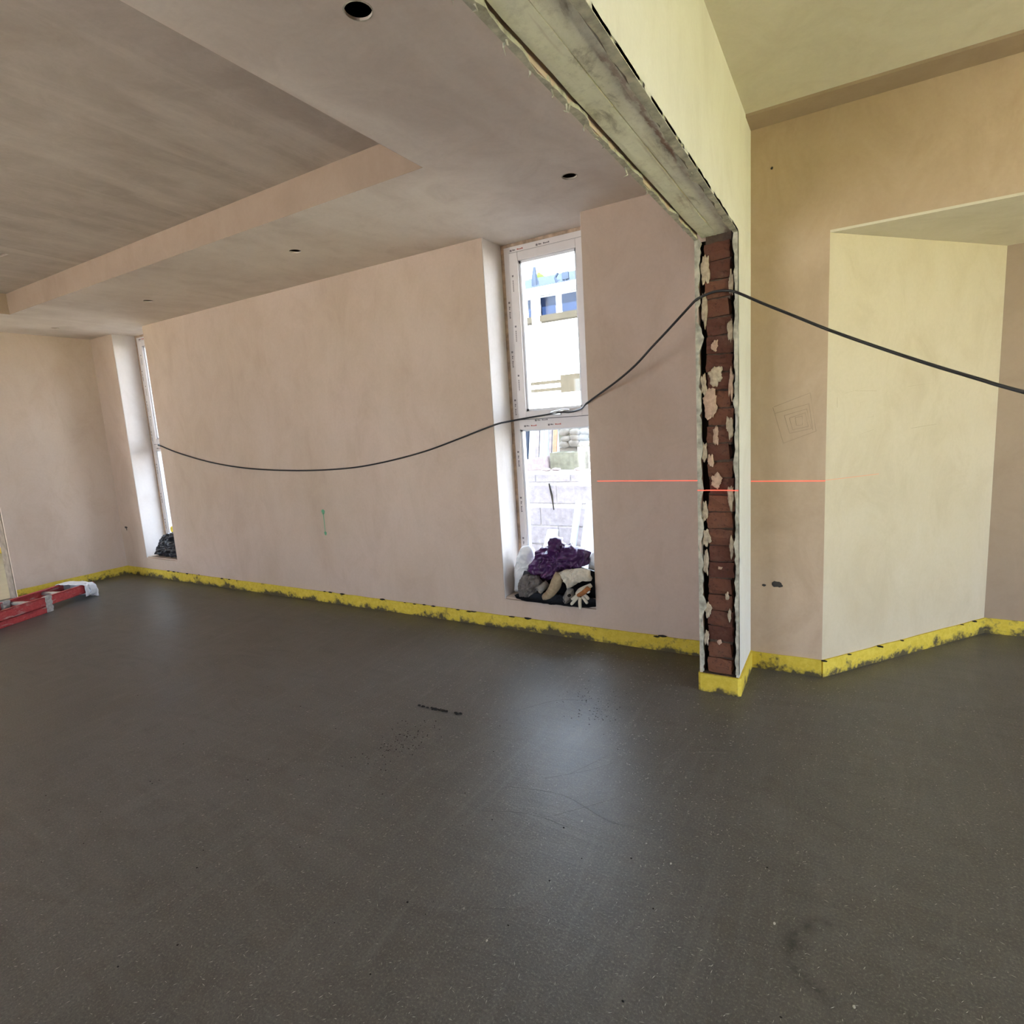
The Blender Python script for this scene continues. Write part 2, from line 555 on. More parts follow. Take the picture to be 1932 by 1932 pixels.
# rear wall and right wall: behind the camera, with glazed openings
wq = B()
for a in ((-6.72, -4.6), (-1.9, XR + .2)):
    wq.box(a[0], YB - .2, -.12, a[1], YB, 2.76)
wq.box(-4.6, YB - .2, 2.15, -1.9, YB, 2.76)
struct(wq.done('wall_rear', 'wall'), 'plastered rear wall with wide glazed doors', 'wall')
wq = B()
wq.box(XR, YB, -.12, XR + .2, -.5, 2.76)
wq.box(XR, 2.85, -.12, XR + .2, 4.1, 2.76)
wq.box(XR, -.5, 2.15, XR + .2, 2.85, 2.76)
struct(wq.done('wall_side', 'wall_right'), 'plastered side wall with wide glazed garden doors', 'wall')


def glazing(name, x0, y0, x1, y1, z0, z1, n, label):
    """a run of n framed panes between two plan points"""
    e = empty(name, ((x0 + x1) / 2, (y0 + y1) / 2, z0), 'structure')
    tag(e, label, 'window')
    L = math.hypot(x1 - x0, y1 - y0)
    u = ((x1 - x0) / L, (y1 - y0) / L)
    f = B()
    f.obox((x0, y0), u, L, .07, z0, z0 + .05)
    f.obox((x0, y0), u, L, .07, z1 - .06, z1)
    for i in range(n + 1):
        s_ = min(max(0, L * i / n - .035), L - .07)
        f.obox((x0 + u[0] * s_, y0 + u[1] * s_), u, .07, .07, z0 + .05, z1 - .06)
    f.done('frame', 'upvc', e)
    q = (-u[1] * .03, u[0] * .03)
    for i in range(n):
        a, b_ = L * i / n + .03, L * (i + 1) / n - .03
        B().obox((x0 + u[0] * a + q[0], y0 + u[1] * a + q[1]), u, b_ - a, .006, z0 + .04, z1 - .05).done('pane', 'glass', e)
    return e


glazing('window_3', XR + .15, -.5, XR + .15, 2.85, 0, 2.15, 4, 'wide glazed garden doors in the side wall')
glazing('window_4', -4.6, YB - .16, -1.9, YB - .16, 0, 2.15, 3, 'wide glazed doors in the rear wall')


# ceilings ---------------------------------------------------------------
def holed_panel(outer, holes, z, th, circles=()):
    """plasterboard sheet with rectangular and round openings"""
    b = bmesh.new()
    ed = []
    for loop in [outer] + holes + [[(cx + r_ * math.cos(2 * math.pi * i / 28), cy + r_ * math.sin(2 * math.pi * i / 28)) for i in range(28)] for cx, cy, r_ in circles]:
        vs = [b.verts.new((x_, y_, z)) for x_, y_ in loop]
        ed += [b.edges.new((vs[i], vs[(i + 1) % len(vs)])) for i in range(len(vs))]
    bmesh.ops.triangle_fill(b, use_beauty=True, edges=ed)
    r_ = bmesh.ops.extrude_face_region(b, geom=list(b.faces))
    for v in r_['geom']:
        if isinstance(v, bmesh.types.BMVert):
            v.co.z += th
    k_ = B()
    k_.b.free()
    k_.b = b
    return k_


TR = (-5.73, -1.59, -.45, 2.12)
holes = [(-1.143, 1.296, .036), (-1.130, 2.601, .034), (-2.876, 2.514, .034), (-4.628, 2.592, .034), (-1.143, -.01, .036), (-6.13, 1.3, .034), (-6.13, 2.58, .03)]
cp = holed_panel([(-6.72, YB), (PX0 + .01, YB), (PX0 + .01, YW + .01), (W1[1], YW + .01), (W1[1], OB), (W1[0], OB), (W1[0], YW + .01), (W2[1], YW + .01), (W2[1], OB), (W2[0], OB), (W2[0], YW + .01), (-6.72, YW + .01)],
                 [[(TR[0], TR[2]), (TR[1], TR[2]), (TR[1], TR[3]), (TR[0], TR[3])]], ZC, .007, holes)
ceil = cp.done('ceiling', 'ceil')
struct(ceil, 'low trowelled plaster ceiling with a rectangular recess and light holes', 'ceiling')
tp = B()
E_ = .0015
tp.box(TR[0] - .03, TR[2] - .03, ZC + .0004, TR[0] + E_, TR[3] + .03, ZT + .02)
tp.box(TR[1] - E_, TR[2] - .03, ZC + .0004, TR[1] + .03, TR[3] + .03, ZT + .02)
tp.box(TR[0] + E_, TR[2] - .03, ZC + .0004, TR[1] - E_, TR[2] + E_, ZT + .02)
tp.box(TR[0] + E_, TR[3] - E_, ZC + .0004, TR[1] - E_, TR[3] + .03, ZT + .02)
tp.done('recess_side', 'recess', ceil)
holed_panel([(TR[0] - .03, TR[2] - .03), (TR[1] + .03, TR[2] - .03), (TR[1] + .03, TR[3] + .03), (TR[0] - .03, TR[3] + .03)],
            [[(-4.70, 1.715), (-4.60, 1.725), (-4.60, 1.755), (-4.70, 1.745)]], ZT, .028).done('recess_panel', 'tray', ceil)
rim = B()
for cx, cy, r_ in holes[:2]:
    n_ = 28
    for i in range(n_):
        a0, a1 = 2 * math.pi * i / n_, 2 * math.pi * (i + 1) / n_
        ro = r_ + .003 * (1 + .5 * math.sin(3 * a0 + cx * 9))
        p = [(cx + q * math.cos(a), cy + q * math.sin(a)) for q, a in ((r_, a0), (ro, a0), (ro, a1), (r_, a1))]
        rim.prism(p, ZC - .0008, ZC + .001)
rim.done('hole_rim', 'board_edge', ceil)
joists = B()
joists.box(-6.72, YB - .2, 2.75, XR + .2, 4.1, 2.80)
joists.done('deck', 'void', ceil)

cr = B().box(PX1 - .01, YB, ZR, XR + .01, YR + .02, ZR + .03)
ceil_r = cr.done('ceiling_right', 'ceil_r')
struct(ceil_r, 'pale higher ceiling right of the beam', 'ceiling')
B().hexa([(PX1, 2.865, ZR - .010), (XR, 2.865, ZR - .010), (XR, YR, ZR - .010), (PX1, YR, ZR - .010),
          (PX1, 2.860, ZR + .001), (XR, 2.860, ZR + .001), (XR, YR, ZR + .001), (PX1, YR, ZR + .001)]).done('border_strip', 'border', ceil_r)['label'] = 'darker plaster border along the wall'

# ------------------------------------------------------------------ beam and stub wall
wall_mid = empty('wall_middle', (-.505, PY, 0), 'structure')
tag(wall_mid, 'narrow stub wall of exposed red bricks between plasterboards', 'wall')
# right and left boards, full depth
B().box(PX1 - .0125, PY + .004, .085, PX1, YR + .05, ZR + .01).done('plasterboard', 'cream', wall_mid)
B().box(PX0, PY + .004, .085, PX0 + .0125, YW + .01, 2.03).done('plasterboard', 'wall', wall_mid)
B().box(PX0 + .0125, PY + .06, 0, PX1 - .0125, YW + .02, 2.03).done('core', 'void', wall_mid)
B().box(PX0 + .004, PY + .004, 0, PX1 - .004, PY + .08, .088).done('base', 'mortar', wall_mid)


def ragged(p0, p1, axis_w, axis_t, w, wj, t, n, seed, name, mat, parent):
    """a torn edge strip from p0 to p1: width w +- wj along axis_w, thickness t along axis_t"""
    r_ = random.Random(seed)
    p0, p1, aw, at = Vector(p0), Vector(p1), Vector(axis_w), Vector(axis_t)
    b = bmesh.new()
    rows = []
    ww = w
    for i in range(n + 1):
        f = i / n
        ww = w + wj * (noise.noise(Vector((f * n * .19, seed, 0))) * 1.3 + .5 * noise.noise(Vector((f * n * .7, seed, 5))))
        ww = max(.002, ww)
        c_ = p0.lerp(p1, f)
        tt = t * (1 + .5 * noise.noise(Vector((f * n * .5, 3, seed))))
        rows.append([b.verts.new(q) for q in (c_, c_ + aw * ww, c_ + aw * ww * .9 + at * tt, c_ + at * tt)])
    for i in range(n):
        for j in range(4):
            b.faces.new((rows[i][j], rows[i][(j + 1) % 4], rows[i + 1][(j + 1) % 4], rows[i + 1][j]))
    b.faces.new(rows[0])
    b.faces.new(rows[-1][::-1])
    k_ = B()
    k_.b.free()
    k_.b = b
    return k_.done(name, mat, parent)


# torn board edges beside the bricks
ragged((PX0, PY + .002, .095), (PX0, PY + .002, 2.03), (1, 0, 0), (0, .02, 0), .019, .020, 1.0, 110, 11, 'torn_edge', 'board_edge', wall_mid)
ragged((PX1, PY + .002, .10), (PX1, PY + .002, 2.03), (-1, 0, 0), (0, .02, 0), .015, .013, 1.0, 110, 23, 'torn_edge', 'board_edge', wall_mid)

# bricks, one header per course
bv = []
for s_ in range(4):
    g = bmesh.new()
    bmesh.ops.create_cube(g, size=1)
    bmesh.ops.subdivide_edges(g, edges=list(g.edges), cuts=3, use_grid_fill=True)
    for v in g.verts:
        d_ = nvec(v.co * 3.1 + Vector((s_ * 5, 0, 0)))
        e_ = sum(1 for q in v.co if abs(q) > .45)
        v.co = Vector((v.co.x * .109, v.co.y * .20, v.co.z * .0725)) + d_ * .0062
        if e_ >= 2:
            v.co *= .965
    me = bpy.data.meshes.new('brick')
    g.to_mesh(me)
    g.free()
    me.materials.append(M['brick'])
    bv.append(me)
nb = 25
for i in range(nb):
    z = .128 + i * .0768
    o = bpy.data.objects.new('brick', bv[i % 4])
    COL.objects.link(o)
    o.location = (-.499 + rng.uniform(-.006, .006), PY + .112 + rng.uniform(-.004, .012), z)
    o.rotation_euler = (0, R(rng.uniform(-2, 2)), R(rng.uniform(-3, 3)))
    o.scale = (rng.uniform(.95, 1.06), 1, rng.uniform(.98, 1.03))
    par(o, wall_mid)
jb = B()
for i in range(nb + 1):
    z = .128 + (i - .5) * .0768
    jb.box(-.553 + rng.uniform(0, .006), PY + .022 + rng.uniform(0, .01), z - .008, -.446 - rng.uniform(0, .006), PY + .07, z + (.008 if i < nb else .035))
jb.done('mortar_bed', 'mortar', wall_mid)


def smn(a, seed):
    c_ = Vector((math.cos(a), math.sin(a), 0))
    return noise.noise(c_ * 1.4 + Vector((0, 0, seed * 3.3))) * 1.3 + .7 * noise.noise(c_ * 4.1 + Vector((0, 0, seed * 5.7)))


def smear(cx, cz, rx, rz, seed, mat, y=PY + .012, t=.007, name='plaster_smear', parent=None, labels=None):
    """an irregular dab stuck on the brick face"""
    b = bmesh.new()
    n_ = 40
    rings = []
    for q, dy in ((1.0, .0), (.86, -t * .8), (.45, -t)):
        rings.append([b.verts.new((cx + rx * q * (1 + .38 * smn(a, seed)) * math.cos(a),
                                   y + dy + .002 * noise.noise(Vector((a * 3, q, seed))),
                                   cz + rz * q * (1 + .38 * smn(a, seed)) * math.sin(a)))
                      for a in (2 * math.pi * i / n_ for i in range(n_))])
    for r0, r1 in zip(rings, rings[1:]):
        for i in range(n_):
            b.faces.new((r0[i], r0[(i + 1) % n_], r1[(i + 1) % n_], r1[i]))
    b.faces.new(rings[-1])
    b.faces.new(rings[0][::-1])
    k_ = B()
    k_.b.free()
    k_.b = b
    return k_.done(name, mat, parent or wall_mid)


for a in ((-.515, 1.585, .017, .024, 1, 'smear_pink'), (-.512, 1.46, .030, .040, 2, 'smear'), (-.535, 1.345, .032, .062, 3, 'smear_pink'),
          (-.513, 1.20, .013, .042, 4, 'smear_pink'), (-.455, 1.235, .017, .050, 5, 'smear'), (-.535, 1.09, .013, .030, 6, 'smear_pink'),
          (-.512, 1.00, .024, .030, 7, 'smear_pink'), (-.55, 1.90, .020, .055, 8, 'smear'), (-.45, 1.64, .012, .055, 9, 'smear'),
          (-.556, 1.74, .012, .070, 10, 'smear'), (-.556, .74, .016, .040, 12, 'smear'), (-.452, .93, .012, .060, 13, 'smear'),
          (-.460, .38, .008, .030, 14, 'smear'), (-.505, .245, .011, .012, 15, 'smear_pink'), (-.553, .40, .015, .035, 16, 'smear'), (-.50, .60, .010, .007, 17, 'smear_pink'), (-.562, 1.42, .014, .05, 18, 'smear'), (-.562, 1.13, .012, .05, 19, 'smear'), (-.564, .86, .013, .045, 20, 'smear'), (-.561, .62, .012, .06, 21, 'smear'),
          (-.562, .26, .011, .04, 22, 'smear'), (-.446, 1.83, .010, .05, 24, 'smear'), (-.447, 1.42, .012, .06, 25, 'smear_pink'), (-.447, .70, .010, .05, 26, 'smear'), (-.47, .47, .009, .02, 27, 'smear')):
    smear(*a)

# beam
beam = empty('trim_2', (-.505, 0, 2.03), 'structure')
tag(beam, 'long ceiling beam with a stained, stripped underside above the stub wall', 'beam')
B().box(PX1 - .0125, YB, 2.028, PX1, PY + .004, ZR + .01).done('right_face', 'cream', beam)
B().box(PX0, YB, 2.028, PX0 + .0125, PY + .004, ZC + .01).done('left_face', 'wall', beam)
B().box(PX0 + .0125, YB, 2.075, PX1 - .0125, PY + .1, 2.39).done('core', 'void', beam)


def plank(x0, x1, y0, y1, z, seed, name, mat, amp=.003):
    b = bmesh.new()
    n_ = 60
    rows = []
    for i in range(n_ + 1):
        y = y0 + (y1 - y0) * i / n_
        row = []
        for j in range(5):
            f = j / 4
            edge = .004 * noise.noise(Vector((y * 4, seed + 9 * (j > 2), 1))) if j in (0, 4) else 0
            row.append(b.verts.new((x0 + (x1 - x0) * f + edge, y, z + amp * noise.noise(Vector((y * 6, f * 2, seed))))))
        row.append(b.verts.new((x1, y, z + .04)))
        row.insert(0, b.verts.new((x0, y, z + .04)))
        rows.append(row)
    for i in range(n_):
        for j in range(6):
            b.faces.new((rows[i][j], rows[i][j + 1], rows[i + 1][j + 1], rows[i + 1][j]))
        b.faces.new((rows[i][6], rows[i][0], rows[i + 1][0], rows[i + 1][6]))
    k_ = B()
    k_.b.free()
    k_.b = b
    return k_.done(name, mat, beam)


plank(-.568, -.5075, YB, PY + .03, 2.036, 1, 'lintel_plank', 'lintel')
plank(-.5055, -.447, YB, PY + .03, 2.038, 2, 'lintel_plank', 'lintel')
ragged((PX0, YB, 2.026), (PX0, PY + .01, 2.026), (1, 0, 0), (0, 0, .012), .015, .013, 1.0, 300, 31, 'torn_edge', 'board_edge', beam)
ragged((PX1, YB, 2.026), (PX1, PY + .01, 2.026), (-1, 0, 0), (0, 0, .012), .022, .016, 1.0, 240, 41, 'torn_edge', 'board_edge', beam)
fl = B()
for i in range(26):
    y = rng.uniform(.6, 2.5)
    left = rng.random() < .65
    x = PX0 + rng.uniform(-.002, .012) if left else PX1 - rng.uniform(.0, .02)
    h = rng.uniform(.006, .022)
    fl.tube([(x, y, 2.028), (x + rng.uniform(-.004, .004), y + rng.uniform(-.01, .01), 2.028 - h * .6), (x + rng.uniform(-.008, .008), y + rng.uniform(-.016, .016), 2.028 - h)], [.003, .002, .0006], 5)
fl.done('paper_shred', 'board_edge', beam)['kind'] = 'stuff'
# ------------------------------------------------------------------ yellow edge strips
T, BH = .008, .085


def strip(name, p0, p1, h=BH, th=T, label=None, n=24, seed=0):
    """edge foam along p0->p1 in plan, lying to the left of the run, wavy top"""
    u = Vector((p1[0] - p0[0], p1[1] - p0[1]))
    L = u.length
    u.normalize()
    q = Vector((-u.y, u.x))
    b = bmesh.new()
    rows = []
    n = max(2, int(L / .06))
    for i in range(n + 1):
        f = i / n
        a = Vector(p0) + u * L * f
        hh = h + .004 * noise.noise(Vector((f * L * 7, seed, 0)))
        wv = .0025 * noise.noise(Vector((f * L * 5, seed, 3)))
        o0 = a + q * (th + wv)
        rows.append([b.verts.new((a.x, a.y, -.005)), b.verts.new((o0.x, o0.y, -.005)), b.verts.new((o0.x, o0.y, hh)), b.verts.new((a.x, a.y, hh))])
    for i in range(n):
        for j in range(4):
            b.faces.new((rows[i][j], rows[i][(j + 1) % 4], rows[i + 1][(j + 1) % 4], rows[i + 1][j]))
    b.faces.new(rows[0])
    b.faces.new(rows[-1][::-1])
    k_ = B()
    k_.b.free()
    k_.b = b
    o = k_.done(name, 'foam')
    struct(o, label, 'baseboard')
    return o


strip('baseboard_back', (PX0, YW), (XE, YW), label='smeared yellow edge strip under the long pink wall', seed=1)
strip('baseboard_left', (XE, YW), (XE, 2.10), label='yellow edge strip along the end wall behind the ladder', seed=2)
strip('baseboard_right', (-.0965, YR), (PX1, YR), label='yellow edge strip under the tan wall with socket holes', seed=3)
strip('baseboard_alcove', (.661, 3.937), (-.0965, YR), label='yellow edge strip along the angled alcove cheek', seed=4)
strip('baseboard_front', (XR, 3.937), (.661, 3.937), label='yellow edge strip at the rear of the alcove', seed=5)
bp = B()
bp.prism([(PX0 - .006, PY - .002), (PX0 + .004, PY - .010), (PX1 - .004, PY - .010), (PX1 + .009, PY + .002), (PX1 + .009, YR), (PX1, YR), (PX1, PY + .002), (PX0, PY + .003), (PX0, YW), (PX0 - .006, YW)], -.005, .087)
struct(bp.done('baseboard_middle', 'foam'), 'yellow edge strip wrapped round the foot of the brick stub wall', 'baseboard')
db = B()
for i in range(26):
    x_ = rng.uniform(-6.0, -.8)
    db.lump((x_, YW - .010 - rng.uniform(0, .004), .086 + rng.uniform(-.004, .004)), rng.uniform(.006, .016), i, 1, (2.2, .35, .5))
for i in range(7):
    f = rng.random()
    db.lump((-.0965 + .75 * f + .01, YR + .92 * f - .012, .086), rng.uniform(.005, .012), i + 50, 1, (1.5, .8, .5))
o = db.done('screed_splash', 'mud')
o['kind'] = 'stuff'
tag(o, 'dark screed splashes stuck along the top of the yellow edge strips', 'splashes')


# ------------------------------------------------------------------ windows
def window(name, x0, x1, label, z0=.195, z1=2.40, yf=3.265):
    e = empty(name, ((x0 + x1) / 2, yf, z0), 'structure')
    tag(e, label, 'window')
    zt0, zt1 = 1.265, 1.335          # transom
    fr = B()
    fr.box(x0, yf, z0, x0 + .066, yf + .07, z1)
    fr.box(x1 - .066, yf, z0, x1, yf + .07, z1)
    fr.box(x0 + .066, yf, z1 - .06, x1 - .066, yf + .07, z1)
    fr.box(x0 + .066, yf, z0, x1 - .066, yf + .07, z0 + .07)
    fr.box(x0 + .066, yf, zt0, x1 - .066, yf + .07, zt1)
    fr.done('frame', 'upvc', e, bevel=.003)
    sa = B()
    a0, a1, c0, c1 = x0 + .064, x1 - .064, zt1 - .004, z1 - .058
    s_ = .06
    ys = yf - .012
    sa.box(a0, ys, c0, a0 + s_, yf + .06, c1)
    sa.box(a1 - s_, ys, c0, a1, yf + .06, c1)
    sa.box(a0 + s_, ys, c1 - .052, a1 - s_, yf + .06, c1)
    sa.box(a0 + s_, ys, c0, a1 - s_, yf + .06, c0 + .05)
    sash = sa.done('sash', 'upvc', e, bevel=.004)
    # glazing beads
    gb = B()
    for (p, q, r_, t_) in ((a0 + s_, a1 - s_, c0 + .05, c1 - .052),):
        gb.box(p, yf + .004, r_, p + .014, yf + .045, t_)
        gb.box(q - .014, yf + .004, r_, q, yf + .045, t_)
        gb.box(p, yf + .004, t_ - .014, q, yf + .045, t_)
        gb.box(p, yf + .004, r_, q, yf + .045, r_ + .014)
    gb.done('bead', 'bead', sash)
    gb = B()
    p, q, r_, t_ = x0 + .066, x1 - .066, z0 + .07, zt0
    gb.box(p, yf + .010, r_, p + .014, yf + .045, t_)
    gb.box(q - .014, yf + .010, r_, q, yf + .045, t_)
    gb.box(p, yf + .010, t_ - .010, q, yf + .045, t_)
    gb.box(p, yf + .010, r_, q, yf + .045, r_ + .014)
    gb.done('bead', 'bead', e)
    B().box(a0 + s_ - .004, yf + .044, c0 + .046, a1 - s_ + .004, yf + .050, c1 - .048).done('pane', 'glass', e)
    B().box(p - .004, yf + .044, r_ - .004, q + .004, yf + .050, t_ + .004).done('pane', 'glass', e)
    gk = B()
    for (m0, m1, n0, n1) in ((a0 - .002, a1 + .002, c0 - .002, c1 + .002),):
        gk.box(m0 - .002, yf - .003, n0, m0 + .003, yf + .002, n1)
        gk.box(m1 - .003, yf - .003, n0, m1 + .002, yf + .002, n1)
        gk.box(m0, yf - .003, n1 - .003, m1, yf + .002, n1 + .001)
        gk.box(m0, yf - .003, n0 - .001, m1, yf + .002, n0 + .003)
    gk.done('gasket', 'gasket', e)
    # film with plaster smudges on the outer frame, printed marks
    tb = B()
    tb.box(x0 + .001, yf - .0022, z0 + .01, x0 + .024, yf + .001, z1 - .001)
    tb.box(x0 + .024, yf - .0022, z1 - .020, x1 - .001, yf + .001, z1 - .001)
    tb.done('smudged_film', 'tape', e)['label'] = 'plaster-smudged edge of the protective film'
    pk, rd = B(), B()

    def mark(x, z, vert, red):
        h_ = .011
        pk.box(x, yf - .0032, z, x + h_, yf - .0005, z + h_)
        tgt = rd if red else pk
        for j in range(7):
            L0 = .018 + j * .0105
            if j == 2:
                continue
            w_ = .0075
            if vert:
                (tgt if j > 1 else pk).box(x + .003, yf - .0032, z - L0 - w_, x + .003 + (.005 if j % 3 else .0075), yf - .0005, z - L0)
            else:
                (tgt if j > 1 else pk).box(x + L0, yf - .0032, z + .003, x + L0 + w_, yf - .0005, z + .003 + (.005 if j % 3 else .0075))
    for z in (2.05, 1.75, 1.45, 1.12, .82, .55):
        mark(x0 + .038, z, True, False)
    for x_, z, rdd in ((x0 + .10, 1.283, True), (x0 + .27, 1.283, True), (x0 + .18, 1.315, False)):
        mark(x_, z, False, rdd)
    mark(x0 + .07, 2.352, False, True)
    mark(x0 + .25, 2.352, False, False)
    pk.done('print_mark', 'print_dark', e)
    rd.done('print_mark', 'print_red', e)
    sp_ = B()
    for z in (2.20, 1.90, 1.60):
        zz = z
        sp_.box(a0 + .016, ys - .0012, zz, a0 + .027, ys + .001, zz + .011)
        for j in range(6):
            sp_.box(a0 + .019, ys - .0012, zz - .02 - j * .0115 - .008, a0 + .025, ys + .001, zz - .02 - j * .0115)
    sp_.done('print_mark', 'print_dark', sash)
    # cranked handle on the bottom rail of the sash
    xm = (x0 + x1) / 2
    hz = c0 + .027
    hd = B()
    hd.box(xm - .012, ys - .010, hz - .014, xm + .055, ys + .001, hz + .014)
    hnd = hd.done('handle', 'metal', sash, bevel=.004)
    B().tube([(xm + .004, ys - .008, hz), (xm + .004, ys - .035, hz), (xm + .03, ys - .042, hz + .004), (xm + .08, ys - .042, hz + .010), (xm + .125, ys - .040, hz + .010)], [.009, .009, .010, .009, .007], 10).done('lever', 'metal', sash, smooth=True)
    # board and plaster at the head and sill
    B().box(x0, yf - .20, .196, x1, yf, .206).done('sill', 'wall', e)
    return e


window('window_1', W1[0], W1[1], 'tall white window with rags on its sill')
window('window_2', W2[0], W2[1], 'tall narrow window at the far corner with a black bag on its sill')

# ------------------------------------------------------------------ marks on walls (parts of the walls)
lz = .957


def lines(polys, name, mat, parent, w=.0022):
    b = B()
    for pl in polys:
        b.tube(pl, w / 2, 5)
    return b.done(name, mat, parent)


def quad3(pts, y):
    return [(a[0], y, a[1]) for a in pts]


pen = [[(-.316, 1.309), (-.164, 1.362), (-.138, 1.187), (-.274, 1.137), (-.320, 1.306)], [(-.312, 1.278), (-.169, 1.313), (-.151, 1.193)],
       [(-.271, 1.266), (-.177, 1.290), (-.157, 1.200), (-.248, 1.182), (-.271, 1.266)], [(-.249, 1.253), (-.184, 1.273), (-.170, 1.210), (-.235, 1.198), (-.249, 1.253)],
       [(-.225, 1.254), (-.196, 1.259), (-.195, 1.218), (-.219, 1.217), (-.225, 1.254)]]
lines([quad3(p, YR) for p in pen], 'pencil_drawing', 'pencil', wall_right, .0013)
spn = [[(-.027, 3.096, 1.35), (.096, 3.247, 1.384)], [(.013, 3.145, 1.359), (.099, 3.25, 1.354)], [(.035, 3.172, 1.304), (.085, 3.234, 1.313), (.09, 3.239, 1.235), (.042, 3.181, 1.23), (.035, 3.172, 1.304)],
       [(.039, 3.177, 1.158), (.094, 3.244, 1.174)], [(-.057, 3.059, 1.334), (-.056, 3.06, 1.288)], [(.233, 3.414, 1.367), (.347, 3.554, 1.378)], [(.252, 3.437, 1.165), (.368, 3.579, 1.175)]]
lines(spn, 'pencil_drawing', 'pencil_faint', wall_splay, .0018)
B().box(-1.235, YW - .0012, lz - .0021, PX0, YW + .0005, lz + .0021).done('laser_line', 'laser', wall_back)['label'] = 'red level laser line'
B().box(PX1 + .002, YR - .0012, lz - .0021, -.0965, YR + .0005, lz + .0021).done('laser_line', 'laser', wall_right)['label'] = 'red level laser line'
lb = B()
lb.box(PX0, PY - .0005, lz - .0018, PX0 + .034, PY + .003, lz + .0018)
lb.box(PX0 + .034, PY + .003, lz - .0018, -.446, PY + .012, lz + .0018)
lb.box(-.446, PY - .0005, lz - .0018, PX1, PY + .003, lz + .0018)
lb.done('laser_line', 'laser', wall_mid)['label'] = 'red level laser line'
k = Mt('faint_red_laser_light')
k.bsdf((.72, .38, .25), .7, .1)
M['laser_faint'] = k.m
u = Vector((.7575, .927)).normalized()
lb = B()
lb.obox((-.095, YR + .001), (u.x, u.y), .34, -.0012, lz + .001, lz + .0045)
lb.done('laser_line', 'laser_faint', wall_splay)['label'] = 'faint end of the red laser line'
gm = B()
gm.tube([(-3.500, YW, .735), (-3.500, YW, .728)], [.018, .016], 12, flat=1)
gm = B()
for cz, r_ in ((.728, .017), (.560, .013)):
    pts = [(-3.501 + r_ * math.cos(a) * (1 + .2 * math.sin(3 * a)), r_ * 1.2 * math.sin(a) + cz) for a in (2 * math.pi * i / 16 for i in range(16))]
    lo = [gm.b.verts.new((x_, YW - .0006, z_)) for x_, z_ in pts]
    hi = [gm.b.verts.new((x_, YW + .001, z_)) for x_, z_ in pts]
    gm.b.faces.new(lo)
    for i in range(16):
        gm.b.faces.new((lo[i], lo[(i + 1) % 16], hi[(i + 1) % 16], hi[i]))
gm.hexa([(-3.505, YW - .0006, .56), (-3.499, YW - .0006, .56), (-3.499, YW + .001, .56), (-3.505, YW + .001, .56), (-3.505, YW - .0006, .73), (-3.497, YW - .0006, .73), (-3.497, YW + .001, .73), (-3.505, YW + .001, .73)])
gm.done('paint_mark', 'green', wall_back)['label'] = 'green spray paint mark on the plaster'
sh = B()
sh.lump((-.298, YR - .001, .447), .021, 3, 2, (1, .12, .7))
sh.lump((-.285, YR - .001, .441), .014, 8, 2, (1, .12, .7))
sh.lump((-.357, YR - .001, .437), .010, 5, 2, (1, .12, .6))
sh.lump((-.33, YR - .001, 2.36), .006, 6, 1, (1, .15, 1))
sh.done('socket_hole', 'hole', wall_right)['label'] = 'ragged dark holes left for a socket'
sh = B()
sh.lump((-6.467, YW - .001, .499), .020, 3, 2, (1.2, .15, .5))
sh.lump((-6.462, YW - .001, .480), .012, 7, 2, (.6, .15, 1.2))
sh.done('plaster_chip', 'hole', wall_back)

# ------------------------------------------------------------------ cable


def smooth_path(pts, per=6):
    pts = [Vector(p) for p in pts]
    out = []
    for i in range(len(pts) - 1):
        p0, p1, p2, p3 = pts[max(0, i - 1)], pts[i], pts[i + 1], pts[min(len(pts) - 1, i + 2)]
        for j in range(per):
            t = j / per
            out.append(.5 * ((2 * p1) + (p2 - p0) * t + (2 * p0 - 5 * p1 + 4 * p2 - p3) * t * t + (3 * p1 - p0 - 3 * p2 + p3) * t ** 3))
    out.append(pts[-1])
    return out


cb = [(-5.80, 3.232, 1.352), (-5.72, 3.18, 1.345), (-5.625, 3.045, 1.322), (-5.56, 3.041, 1.303), (-5.282, 3.041, 1.229), (-4.82, 3.041, 1.137), (-4.319, 3.041, 1.078), (-3.734, 3.041, 1.052), (-3.212, 3.041, 1.060), (-2.843, 3.041, 1.096),
      (-2.456, 3.041, 1.162), (-2.146, 3.041, 1.240), (-1.90, 3.043, 1.306), (-1.83, 3.12, 1.324), (-1.70, 3.20, 1.342), (-1.598, 3.215, 1.352), (-1.53, 3.205, 1.360), (-1.44, 3.19, 1.356), (-1.35, 3.13, 1.368), (-1.288, 3.045, 1.388), (-1.255, 3.032, 1.405), (-1.198, 3.018, 1.434), (-1.06, 2.951, 1.496), (-.932, 2.87, 1.560),
      (-.831, 2.806, 1.627), (-.737, 2.747, 1.687), (-.623, 2.672, 1.761), (-.585, 2.646, 1.783), (-.54, 2.640, 1.797), (-.503, 2.640, 1.803), (-.45, 2.640, 1.797), (-.413, 2.638, 1.781), (-.313, 2.589, 1.717), (-.193, 2.527, 1.643), (-.075, 2.465, 1.570),
      (.064, 2.393, 1.491), (.208, 2.318, 1.413), (.334, 2.251, 1.349), (.428, 2.203, 1.303), (.9, 1.957, 1.085), (1.6, 1.592, .93), (2.4, 1.174, 1.04), (3.0, .861, 1.32), (3.55, .574, 1.66)]
cable = B().tube(smooth_path(cb), .0056, 8).done('cable', 'cable', smooth=True)
tag(cable, 'black cable strung from the far window over the brick stub wall', 'cable')


